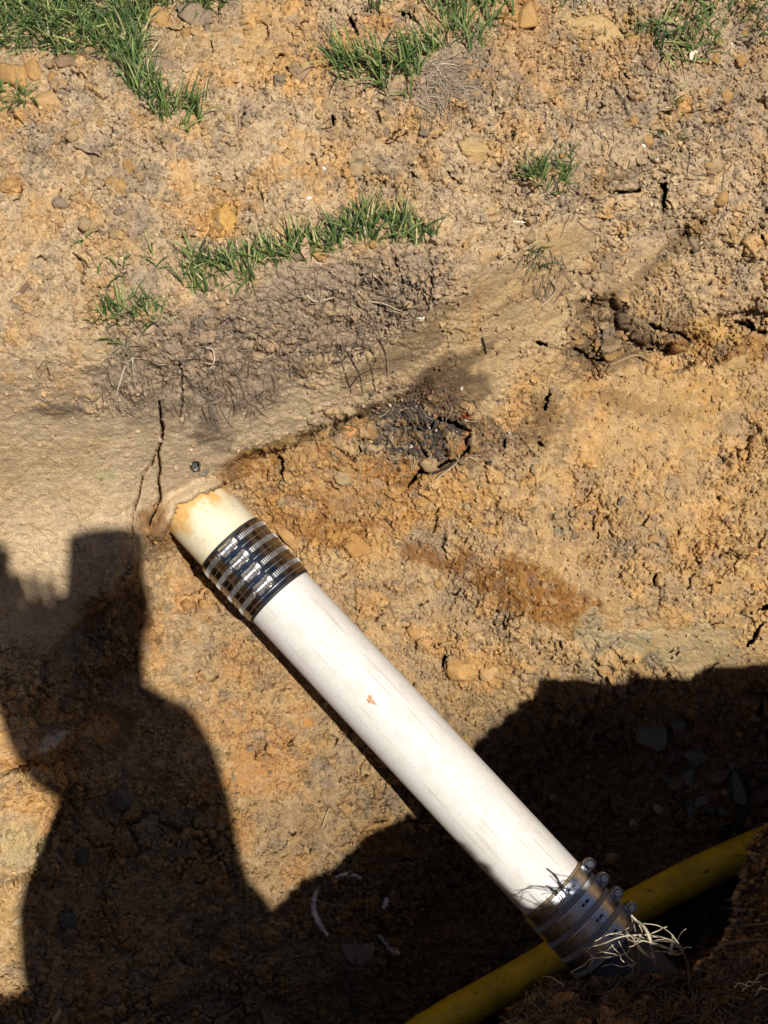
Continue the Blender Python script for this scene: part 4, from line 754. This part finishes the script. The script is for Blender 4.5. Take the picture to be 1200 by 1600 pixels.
root_thing([(320, 537), (332, 545), (330, 556), (317, 562)], .0013, (.6, .5, .36), 'short pale hooked root on the left of the sod face')
root_thing([(478, 458), (492, 466), (520, 462), (540, 450)], .0012, (.5, .42, .3), 'pale root lying flat in the middle of the sod face')
root_thing([(558, 450), (572, 464), (598, 468), (628, 482)], .0016, (.42, .34, .24), 'long pale root in the right half of the sod face')
root_thing([(208, 556), (196, 572), (184, 596), (176, 616)], .0014, (.5, .46, .34), 'long pale root hanging from the lowest left grass tuft')
root_thing([(207, 560), (208, 582), (213, 604)], .0012, (.48, .42, .3), 'second shorter pale root hanging from the lowest left grass tuft')
root_thing([(754, 528), (757, 540), (760, 552)], .0016, (.05, .035, .025), 'straight dark rootlet above the wiped smear in the middle')
root_thing([(1000, 1640), (1004, 1600), (1000, 1560)], .001, (.2, .15, .1), 'thin brown root low in the dark bank') if False else None
root_thing([(960, 138), (972, 156), (984, 180)], .0013, (.07, .05, .04), 'thin dark root in the brown soil at the upper right')
root_thing([(920, 140), (918, 156), (919, 172)], .0013, (.07, .05, .04), 'short dark root left of the longer one at the upper right')
root_thing([(1105, 190), (1122, 198), (1132, 212)], .0013, (.07, .05, .04), 'dark curved root near the right edge at the top')
# dark root net on the clay face
mb = MB()
for pl in ([(527, 548), (534, 566), (540, 584), (546, 602)], [(543, 548), (552, 566), (562, 584), (566, 610)], [(515, 563), (533, 562), (548, 548), (572, 540), (596, 530)], [(546, 602), (560, 584), (580, 576), (600, 572)], [(560, 546), (572, 556), (580, 576), (586, 604)], [(578, 545), (586, 556), (584, 566)], [(594, 532), (602, 552), (604, 580), (608, 606)], [(533, 602), (546, 602), (548, 612)], [(524, 532), (528, 548), (518, 556)], [(535, 530), (530, 546)], [(555, 536), (543, 548), (536, 540)]):
    px_root(mb, pl, .0009, (.06, .04, .03), .0015)
tag(mb.build('root_net', rootm), 'spidery net of thin dark roots on the pale clay below the sod', 'roots')
# the tangle over the grey pipe: pale wiry roots, standing off the bank into the sun
mb = MB(); T6 = lambda x, y: (780+x*.2667, 1300+y*.2667)
strokes = [([(775, 490), (800, 515), (850, 560), (880, 620), (895, 680), (912, 742)], .0028, 1.86), ([(745, 585), (790, 630), (830, 690), (870, 725), (905, 740)], .0026, 1.88), ([(490, 690), (560, 668), (620, 650), (700, 618), (780, 605), (900, 606), (1020, 640), (1075, 690), (1070, 712), (1000, 700)], .0013, 1.86),
 ([(420, 822), (500, 780), (540, 745), (640, 735), (740, 715), (770, 680)], .0016, 1.90), ([(845, 536), (930, 548), (1000, 590), (1040, 640), (1085, 690)], .0010, 1.85), ([(900, 612), (970, 625), (1030, 655), (1075, 705)], .0012, 1.87), ([(1015, 605), (1018, 650), (1008, 690), (1000, 722)], .0024, 1.86), ([(900, 700), (970, 702), (1040, 720), (1070, 710)], .0014, 1.87),
 ([(505, 695), (530, 715), (552, 742), (530, 790), (545, 840), (575, 880)], .0009, 1.93), ([(600, 790), (660, 775), (720, 790), (790, 770)], .0010, 1.92), ([(700, 640), (720, 680), (760, 740), (800, 770), (770, 790), (750, 750)], .0011, 1.89), ([(650, 600), (720, 600), (780, 640), (860, 640), (960, 680), (1050, 700)], .0009, 1.86),
 ([(760, 560), (700, 590), (640, 600), (560, 640)], .0009, 1.88), ([(250, 850), (300, 850), (350, 880), (380, 900)], .0010, 1.96), ([(860, 640), (940, 660), (1010, 690)], .0012, 1.85), ([(820, 610), (900, 640), (980, 640), (1060, 670)], .0009, 1.86)]
for pl, rad, dd in strokes:
    pts = smoothpath([at_d(*T6(x, y), dd+.012*math.sin(i*1.7)) for i, (x, y) in enumerate(pl)], 5); tube(mb, pts, [rad*.8*(1-.35*abs(2*k/len(pts)-1)) for k in range(len(pts))], 6, (.50, .44, .32))
for k in range(12):
    x, y = rng.uniform(560, 1060), rng.uniform(590, 720); a = rng.normal(0, .5); pts = []
    for q in range(6): pts.append(at_d(*T6(x, y), 1.86+.015*math.sin(q+k))); a += rng.normal(0, .35); x += 26*math.cos(a); y += 26*math.sin(a)
    tube(mb, smoothpath(pts, 2), rng.uniform(.0004, .0008), 4, col_j((.55, .48, .35)))
for x, y in ((775, 490), (745, 585), (1075, 700), (912, 742), (420, 822)):   # where the strands run back into the bank
    a_p = at_d(*T6(x, y), 1.87); u, v = T6(x, y); b_p = surf(u+12, max(v+30, 1545)); tube(mb, smoothpath([a_p, (a_p+b_p)/2+np.array([.004, 0, .002]), b_p], 4), .0012, 5, (.4, .34, .25))
tag(mb.build('root_tangle', rootm), 'pale wiry tangle of roots over the dark pipe beside the lower coupling', 'roots')
mb = MB()
for pl in ([(1150, 1556), (1166, 1548), (1180, 1552), (1198, 1538), (1215, 1524)], [(1172, 1556), (1176, 1546), (1190, 1546), (1204, 1552)], [(1160, 1562), (1176, 1550)], [(1186, 1568), (1200, 1560), (1212, 1562)], [(1192, 1540), (1200, 1530), (1210, 1532)], [(1196, 1566), (1198, 1552)]): px_root(mb, pl, .0012, (.66, .58, .42), .012)
tag(mb.build('root_tangle', rootm), 'small sprig of pale roots at the right edge near the bottom corner', 'roots')
mb = MB()
for pl in ([(1110, 1416), (1130, 1408), (1150, 1408), (1164, 1414)], [(1112, 1424), (1136, 1420), (1160, 1426), (1176, 1432)], [(1092, 1484), (1130, 1462), (1170, 1448), (1210, 1446)], [(1100, 1500), (1140, 1484), (1190, 1474), (1215, 1476)]): px_root(mb, pl, .004, (.16, .12, .09), .004)
tag(mb.build('root', rootm), 'thick dark roots running along the top of the shaded bank', 'root')
mb = MB()
for k in range(520): hair(mb, rng.uniform(790, 1210), rng.uniform(1505, 1605), rng.normal(-.3, .5), rng.uniform(20, 90), rng.uniform(.0005, .0013), col_j((.13, .095, .065), .45), .35, .007)
for k in range(50): hair(mb, rng.uniform(850, 1180), rng.uniform(1090, 1300), rng.uniform(0, 6.2), rng.uniform(12, 30), .0007, col_j((.3, .26, .2)), .6, .006)
tag(mb.build('fine_roots', rootm), kind='stuff')

# ------------------------------------------------------------------ grass
grassm = new_mat('grass_blade', (.08, .14, .03), .5, 0, .35); a_ = N(grassm, 'ShaderNodeAttribute', attribute_name='albedo'); L(grassm, a_.outputs['Color'], bsdf(grassm).inputs['Base Color'])
bsdf(grassm).inputs['Subsurface Weight'].default_value = 0.0
GR = [lin(104, 128, 62), lin(82, 108, 58), lin(134, 154, 86), lin(62, 86, 50), lin(164, 170, 104), lin(200, 186, 138)]
def blades(mb, polys, n, hmin, hmax, dirpx=None, spread=1.0, w=.0017, straw=.06, lie=.5):
    """blades rooted inside pixel outlines; dirpx is the way they lean on the picture"""
    k = 0; tries = 0; lie *= 1.25; spread *= 1.3; n = int(n*.78)
    allp = np.array([q for p in polys for q in p], float); lo = allp.min(0); hi = allp.max(0)
    while k < n and tries < n*30:
        tries += 1; u, v = rng.uniform(lo[0], hi[0]), rng.uniform(lo[1], hi[1])
        if not any(inside(np.array([[u]]), np.array([[v]]), p)[0, 0] for p in polys): continue
        if fbm(np.array([[u*.01, v*.01, 3.]], np.float32), 2.2, 2, 77)[0] < (-.5 if n > 2000 else -.34): continue
        p = surf(u, v); a = (math.atan2(-dirpx[1], dirpx[0]) if dirpx else 0)+rng.normal(0, spread) if dirpx else rng.uniform(0, 6.28)
        h = rng.uniform(hmin*.7, hmax*1.25); d = np.array([math.cos(a), math.sin(a), 0]); bend = rng.uniform(.25, 1.25)*lie*2.2; side = np.array([-d[1], d[0], 0])*w*rng.uniform(.4, .95)
        r_ = rng.random(); ci = 5 if r_ < straw else int(rng.choice([0, 0, 0, 1, 1, 2, 3, 4])); c_ = col_j(GR[ci], .14); pts = []; n_ = 4
        for q in range(n_+1): s_ = q/n_; th_ = bend*(.35+.9*s_); pts.append((d*math.sin(th_)+np.array([0, 0, math.cos(th_)]))*h/n_)
        c = p-np.array([0, 0, .002]); vs = []; cc2 = []; tw = rng.normal(0, .4)
        for q in range(n_+1):
            wd = (1.0, 1.0, .85, .55, .0)[q]; sv = side*math.cos(tw*q*.5)+np.array([0, 0, 1])*np.linalg.norm(side)*math.sin(tw*q*.5)
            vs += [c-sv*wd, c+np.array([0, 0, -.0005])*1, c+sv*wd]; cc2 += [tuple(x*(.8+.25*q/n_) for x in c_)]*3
            if q < n_: c = c+pts[q]
        fs = []
        for q in range(n_): fs += [(q*3, q*3+1, q*3+4, q*3+3), (q*3+1, q*3+2, q*3+5, q*3+4)]
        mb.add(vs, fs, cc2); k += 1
def grass(name, polys, n, hmin, hmax, label=None, kind=None, **kw):
    mb = MB(); blades(mb, polys, n, hmin, hmax, **kw); o = mb.build(name, grassm)
    if kind: tag(o, kind=kind)
    else: tag(o, label, 'grass', 'grass tufts on the dug soil')
grass('lawn_grass', [[(-60, -90), (235, -90), (238, 20), (222, 75), (200, 92), (150, 85), (96, 84), (60, 78), (-60, 82)], [(225, -90), (360, -90), (352, 10), (330, 26), (300, 6), (230, 8)], [(150, 80), (200, 85), (196, 112), (180, 108)]], 4600, .022, .055, kind='stuff', lie=.62, w=.0016)
grass('grass_tuft', [[(178, 60), (222, 70), (226, 108), (262, 148), (272, 158), (326, 158), (322, 196), (300, 208), (248, 190), (205, 150)]], 330, .025, .055, 'tongue of grass hanging down from the lawn onto the loose soil', dirpx=(.2, -1), spread=.9)
grass('grass_tuft', [[(-20, 138), (28, 140), (52, 150), (40, 168), (-20, 172)]], 90, .02, .04, 'small grass patch at the left edge under the orange clods', lie=.6)
grass('grass_tuft', [[(540, -30), (640, -30), (628, 10), (590, 34), (560, 16)], [(440, -40), (530, -40), (520, -5), (450, 4)]], 150, .02, .045, 'short grass patch cut by the top edge in the middle', dirpx=(0, -1), spread=1.0)
grass('grass_tuft', [[(520, 100), (560, 92), (610, 98), (640, 84), (668, 96), (654, 130), (650, 158), (602, 158), (590, 128), (530, 128)], [(640, 60), (700, 74), (660, 100)]], 330, .025, .06, 'dark green clump sprouting from the root mat at the top middle', dirpx=(-.8, -.2), spread=.8)
grass('grass_tuft', [[(640, 20), (680, -40), (830, -40), (800, 40), (756, 50), (752, 92), (712, 82), (672, 62)]], 420, .025, .06, 'broad clump of grass running to the top edge above the root mat', dirpx=(-.1, -1), spread=1.0)
grass('grass_tuft', [[(868, -30), (960, -30), (900, 16), (876, 12)]], 50, .02, .045, 'little grass fringe on the top edge left of the ragged clump')
grass('grass_tuft', [[(970, 52), (1010, 30), (1060, 20), (1060, -30), (1130, -30), (1140, 30), (1112, 84), (1076, 106), (1050, 102), (1020, 78)]], 330, .02, .05, 'ragged green clump of grass at the top right on crumbly soil', lie=.6)
grass('grass_tuft', [[(1125, -30), (1180, 0), (1200, 50), (1214, 76), (1196, 70), (1176, 78), (1150, 40)]], 120, .02, .045, 'grass strip slanting down to the right edge at the top', dirpx=(.3, 1), spread=.9)
grass('grass_tuft', [[(812, 276), (836, 272), (850, 256), (886, 258), (884, 290), (866, 310), (840, 300)]], 150, .02, .042, 'lone dark tuft of grass in the bare brown soil right of the middle', dirpx=(-.3, -.6), spread=1.2, straw=.02)
grass('grass_tuft', [[(276, 440), (300, 404), (340, 400), (372, 404), (404, 440), (398, 466), (350, 466), (300, 462)]], 190, .025, .05, 'grass at the left part of the sod edge below the orange clod', dirpx=(-.1, -1), spread=.8)
grass('grass_tuft', [[(380, 402), (440, 384), (500, 366), (560, 350), (640, 352), (684, 370), (676, 384), (560, 386), (520, 400), (430, 420), (390, 424)]], 520, .022, .05, 'long fringe of grass along the right part of the sod edge', dirpx=(.0, -1), spread=.8, straw=.10)
grass('grass_tuft', [[(152, 494), (192, 474), (214, 464), (250, 482), (276, 496), (270, 504), (222, 498), (198, 510), (160, 512)]], 170, .02, .042, 'grass clump on the left shoulder of the sod face', dirpx=(-.2, -1), spread=1.0)
grass('grass_tuft', [[(166, 534), (190, 520), (206, 540), (208, 572), (190, 580), (178, 552)]], 60, .022, .042, 'lowest left tuft with pale roots trailing down the face', dirpx=(-.8, -.3), spread=.9, straw=.2)
grass('grass_tuft', [[(124, 372), (150, 374), (150, 386), (130, 388)], [(132, 420), (170, 410), (210, 424), (190, 440), (150, 430)], [(236, 404), (252, 410), (250, 430), (238, 428)], [(186, 400), (210, 402), (206, 420), (190, 418)]], 36, .02, .04, 'few scattered blades lying flat left of the sod edge', lie=.75)
grass('grass_tuft', [[(820, 390), (852, 382), (846, 424), (822, 428)]], 46, .018, .035, 'thin faded tuft on the sheared face below the lone dark one', dirpx=(-.1, 1), spread=.7)
grass('grass_tuft', [[(1044, 140), (1058, 136), (1058, 172), (1050, 172)]], 24, .012, .025, 'tiny dark tuft in the brown soil under the top right clump', dirpx=(0, 1), spread=.7)
grass('grass_tuft', [[(1030, 205), (1062, 205), (1056, 232), (1036, 232)]], 26, .012, .028, 'wispy brownish tuft high on the right bank', dirpx=(0, -1), spread=1, straw=.5)
# dead leaf, bark, white chips
def flat_thing(name, u, v, a, ln, wd, col, label, cat, lift=.004):
    mb = MB(); p = surf(u, v)+surfN(u, v)*lift; n = unit(surfN(u, v)*.5+unit(CAM-p)*.5); x = unit(np.cross([0, 1., .2], n)); y = np.cross(n, x); D = math.cos(a)*x+math.sin(a)*y; S = np.cross(n, D); vs = []; fs = []
    for k in range(9):
        s_ = k/8; w_ = wd*math.sin(math.pi*min(.97, s_*.9+.08))**.8
        for q in (-1, 0, 1): vs.append(p+D*(s_-.5)*ln+S*(q*w_+.2*wd*math.sin(s_*3))+n*(abs(q)*.25*wd+.12*ln*(s_-.5)**2))
    for k in range(8): fs += [(k*3, k*3+1, k*3+4, k*3+3), (k*3+1, k*3+2, k*3+5, k*3+4)]
    mb.add(vs, fs, col); tag(mb.build(name, rootm), label, cat)
flat_thing('dead_leaf', 43, 446, .85, .042, .0035, (.17, .095, .06), 'rolled dead brown leaf on the soil at the left edge', 'leaf')
flat_thing('dead_leaf', 478, 390, 1.6, .026, .006, (.42, .27, .17), 'pinkish dry leaf standing in the grass fringe', 'leaf', .012)
flat_thing('dead_leaf', 1080, 88, .9, .016, .005, (.7, .55, .4), 'pale curled leaf in the top right grass clump', 'leaf', .01)
flat_thing('dead_leaf', 508, 1278, 1.25, .035, .0012, (.36, .27, .16), 'long dry sliver leaning on the floor near the big shadow', 'leaf', .006)
flat_thing('straw', 808, 346, 0, .018, .0012, (.7, .66, .55), 'short white straw on the brown soil below the lone tuft', 'straw')
for k, (u, v, s, lab) in enumerate(((483, 313, 5, 'white crumb of plaster on the loose soil above the sod edge'), (506, 265, 4, 'pale yellow chip in the loose soil above the white crumb'), (280, 261, 3, 'thin white chip below the left grass tongue'), (658, 498, 7, 'cream coloured chip at the foot of the sod face'), (811, 200, 3, 'white speck at the border of the brown root soil'), (1008, 228, 5, 'pale chip on the right bank by the wispy tuft'), (1146, 68, 3, 'tiny white chip right of the top grass clump'), (626, 306, 6, 'yellowish chip in the middle of the loose soil'), (1028, 250, 4, 'white chip at the mouth of the dark slot'))):
    place('chip', u, v, s, s*.7, k*40, 'stone', (.72, .69, .60), lab, 'chip', 400+k, .6, .1, 'pale chips', 2)
mb = MB()
for k in range(190):      # flakes of bark and char in the dark patch
    u, v = rng.normal(652, 58), rng.normal(666, 34); p = surf(u, v)+surfN(u, v)*.003; a = rng.normal(size=3); a = unit(a); b = unit(np.cross(a, rng.normal(size=3))); s = rng.uniform(.002, .006); c_ = [(.42, .36, .29), (.05, .045, .04), (.30, .13, .07), (.10, .085, .075)][int(rng.choice(4, p=[.22, .35, .18, .25]))]
    mb.add([p+a*s, p+b*s*.6, p-a*s*.8, p-b*s*.5, p+np.cross(a, b)*s*.3], [(0, 1, 4), (1, 2, 4), (2, 3, 4), (3, 0, 4), (3, 2, 1, 0)], c_)
tag(mb.build('char_flakes', rootm, smooth=False), kind='stuff')

# ------------------------------------------------------------------ the photographer, who stands behind the lens and casts the left-hand shadow
def back(u, v, z): P_ = at_z(u, v, -.68); return P_-SUN*((z+.68)/(-SUN[2]))
def skin(name, joints, bones, mat, parent, root=0, sub=2):
    me = bpy.data.meshes.new(name); me.from_pydata([tuple(j[0]) for j in joints], bones, []); o = bpy.data.objects.new(name, me); COL.objects.link(o); o.parent = parent
    md = o.modifiers.new('Skin', 'SKIN'); md.use_smooth_shade = True; md.branch_smoothing = .6
    for i, j in enumerate(joints): rr_ = j[1] if hasattr(j[1], '__len__') else (j[1], j[1]); me.skin_vertices[0].data[i].radius = rr_; me.skin_vertices[0].data[i].use_root = (i == root)
    sb_ = o.modifiers.new('Sub', 'SUBSURF'); sb_.levels = sub; sb_.render_levels = sub; me.materials.append(mat); return o
M_skin = new_mat('skin', (.42, .25, .18), .5); M_jack = new_mat('jacket', (.03, .035, .045), .85); M_trou = new_mat('trousers', (.04, .045, .06), .9); M_hair = new_mat('hair', (.03, .02, .015), .6); M_boot = new_mat('boot', (.06, .04, .025), .7)
J = dict(pel=back(238, 1455, .98), wai=back(222, 1345, 1.12), che=back(208, 1215, 1.32), nec=back(180, 1110, 1.45), chin=back(165, 1050, 1.52), hea=back(158, 975, 1.60), top=back(156, 905, 1.66), sr=back(262, 1205, 1.37), sl=back(150, 1200, 1.37), er=back(185, 1140, 1.28), wr=CAM+(back(88, 995, 1.46)-CAM), el_=back(72, 1120, 1.36))
gz = .31; hipl = J['pel']+np.array([-.075, 0, -.08]); hipr = J['pel']+np.array([.085, 0, -.08]); footc = J['pel']+np.array([.0, -.05, 0])
def gnd(x, y):
    u, v = topix(np.array([x, y, ZC])); return float(surf(float(u), float(v))[2])
fl = np.array([footc[0]-.12, footc[1], 0]); fr_ = np.array([footc[0]+.12, footc[1]-.04, 0]); fl[2] = gnd(*fl[:2])+.08; fr_[2] = gnd(*fr_[:2])+.08
kl = (hipl+fl)/2+np.array([-.01, .03, 0]); kr = (hipr+fr_)/2+np.array([.01, .03, 0])
person = empty('person', (float(footc[0]), float(footc[1]), float(fl[2]-.08))); tag(person, 'photographer in dark jacket holding up a phone, standing over the trench behind the lens', 'person')
inv = Matrix.Translation(-person.location)
def camspace(x, y, z): return CAM+np.array([x, y*math.cos(TILT)-z*math.sin(TILT), y*math.sin(TILT)+z*math.cos(TILT)])
hl = camspace(.045, -.13, .10); grip = camspace(.0, -.04, .07); lens = CAM-ray(600, 800)/np.linalg.norm(ray(600, 800))*.022
body_j = [(J['pel'], .080), (J['wai'], .085), (J['che'], .080), (J['nec'], .055), (J['chin'], .062), (J['hea'], .070), (J['top'], .050), (J['sr'], .040), (J['er'], .036), (J['wr'], .028), (J['sl'], .040), (J['el_'], .036), (hl, .028), (hipl, .060), (kl, .045), (fl, .04), (hipr, .060), (kr, .045), (fr_, .04), (fl+np.array([.0, .13, -.04]), .03), (fr_+np.array([.0, .13, -.04]), .03)]
body_b = [(0, 1), (1, 2), (2, 3), (3, 4), (4, 5), (5, 6), (2, 7), (7, 8), (8, 9), (2, 10), (10, 11), (11, 12), (0, 13), (13, 14), (14, 15), (0, 16), (16, 17), (17, 18), (15, 19), (18, 20)]
def hand(wj, base_idx, dirv, palmn, curl):
    """palm and five bent fingers appended to the body skeleton"""
    global body_j, body_b
    d = unit(dirv); sde = unit(np.cross(d, palmn)); pn = unit(np.cross(sde, d)); pc_ = wj+d*.055; body_j.append((pc_, (.034, .018))); ip = len(body_j)-1; body_b.append((base_idx, ip))
    for q, (off, l1) in enumerate(((-.030, .024), (-.010, .030), (.010, .033), (.029, .028))):
        pr = ip; pos_ = pc_+d*.035+sde*off; dv = d.copy(); body_j.append((pos_, .0095)); body_b.append((pr, len(body_j)-1)); pr = len(body_j)-1
        for k in range(3): dv = unit(dv*math.cos(curl)+pn*math.sin(curl)); pos_ = pos_+dv*l1*(1, .75, .6)[k]; body_j.append((pos_, .0088-.0008*k)); body_b.append((pr, len(body_j)-1)); pr = len(body_j)-1
    pr = ip; pos_ = pc_+sde*-.038-d*.012; body_j.append((pos_, .011)); body_b.append((pr, len(body_j)-1)); pr = len(body_j)-1
    for k in range(2): pos_ = pos_+unit(d*.8-sde*.5+pn*.4)*.028; body_j.append((pos_, .0095)); body_b.append((pr, len(body_j)-1)); pr = len(body_j)-1
hand(J['wr'], 9, camspace(.05, -.03, .07)-J['wr'], camspace(0, 0, -1)-CAM, .2)
hand(hl, 12, grip-hl, camspace(0, 0, -1)-CAM, .12)
o = skin('body', body_j, body_b, M_skin, person); o.matrix_parent_inverse = inv
def sub_skin(name, idx, grow, mat, root, sub=2):
    js = [(body_j[i][0], body_j[i][1]+grow) for i in idx]; bs = [(idx.index(a), idx.index(b)) for a, b in body_b if a in idx and b in idx]; o_ = skin(name, js, bs, mat, person, idx.index(root), sub); o_.matrix_parent_inverse = inv
def cloth(name, tubes, mat):
    mb_ = MB()
    for pth, rad in tubes:
        pp = smoothpath(pth, 5); rr_ = np.interp(np.linspace(0, 1, len(pp)), np.linspace(0, 1, len(rad)), rad); tube(mb_, pp, list(rr_), 28)
    o_ = mb_.build(name, mat, person); o_.matrix_parent_inverse = inv; return o_
cloth('jacket', [([back(196, 1095, 1.44), back(206, 1150, 1.39), back(216, 1210, 1.32), back(224, 1290, 1.21), back(222, 1360, 1.11), back(220, 1430, 1.02), back(232, 1500, .93), back(246, 1560, .86)], [.055, .108, .128, .142, .158, .178, .182, .178]),
 ([back(252, 1190, 1.37), J['er'], J['wr']], [.062, .062, .060]), ([back(130, 1190, 1.36), back(72, 1125, 1.36), camspace(.045, -.10, .10)], [.058, .062, .056])], M_jack)
cloth('trousers', [([J['pel']-np.array([0, 0, .02]), hipl, kl, fl-[0, 0, .02]], [.11, .10, .08, .06]), ([J['pel']-np.array([0, 0, .02]), hipr, kr, fr_-[0, 0, .02]], [.11, .10, .08, .06])], M_trou)
for a, b in ((15, 19), (18, 20)): sub_skin('boot', [a, b], .022, M_boot, a)
hat_d = unit(J['top']-J['hea']); cloth('hat', [([J['hea']+hat_d*.005, J['hea']+hat_d*.06, back(150, 845, 1.70)], [.072, .066, .058])], M_jack)
fwd = unit((CAM-J['hea'])*[1, 1, .3]); hv, hf = lumpy(3, 'clod', 5, (.03, .02, .015))[:2]
hc = (J['hea']+J['top'])/2-fwd*.014+np.array([0, 0, .012])
def ell(name, c, s, mat, sub=2):
    v_, f_ = ICO[sub]; o_ = mesh_np(name, v_*np.array(s)+np.array(c), f_, mat, person); o_.matrix_parent_inverse = inv; return o_
ell('hair', hc, (.066, .074, .066), M_hair, 3)
sdh = unit(np.cross(fwd, [0, 0, 1.])); 
for q in (-1, 1): ell('ear', J['hea']+sdh*.080*q, (.012, .02, .03), M_skin); ell('eye', J['hea']+fwd*.078+sdh*.031*q+np.array([0, 0, .012]), (.011, .011, .011), new_mat('eye', (.7, .7, .7), .2))
ell('nose', J['hea']+fwd*.088-np.array([0, 0, .018]), (.013, .018, .024), M_skin); ell('mouth', J['chin']+fwd*.062+np.array([0, 0, .012]), (.024, .01, .007), new_mat('lips', (.35, .14, .12), .5))
# the phone itself, lens just behind the viewpoint
ax_v = unit(ray(600, 800)); ph_e = empty('phone', tuple(lens)); ph_e.rotation_euler = cam.rotation_euler; tag(ph_e, 'dark phone held up in front of the photographer\'s face', 'phone')
def rbox(name, sx_, sy_, sz, loc, mat, parent, bev=.006):
    bm = bmesh.new(); bmesh.ops.create_cube(bm, size=1); bmesh.ops.scale(bm, vec=(sx_, sy_, sz), verts=bm.verts)
    bmesh.ops.bevel(bm, geom=[e for e in bm.edges if abs((e.verts[0].co-e.verts[1].co).z) > sz*.5], offset=bev, segments=4, affect='EDGES'); bmesh.ops.translate(bm, vec=loc, verts=bm.verts)
    me = bpy.data.meshes.new(name); bm.to_mesh(me); bm.free(); me.materials.append(mat); o_ = bpy.data.objects.new(name, me); COL.objects.link(o_); o_.parent = parent; return o_
M_ph = new_mat('phone_back', (.03, .03, .035), .3); rbox('case', .076, .158, .008, (-.026, -.035, .0), M_ph, ph_e, .012)
for q in ((0, 0), (0, -.02), (-.018, -.01)): rbox('camera_lens', .014, .014, .002, (q[0], q[1], -.0052), new_mat('lens_ring', (.1, .1, .1), .2, 1), ph_e, .005)
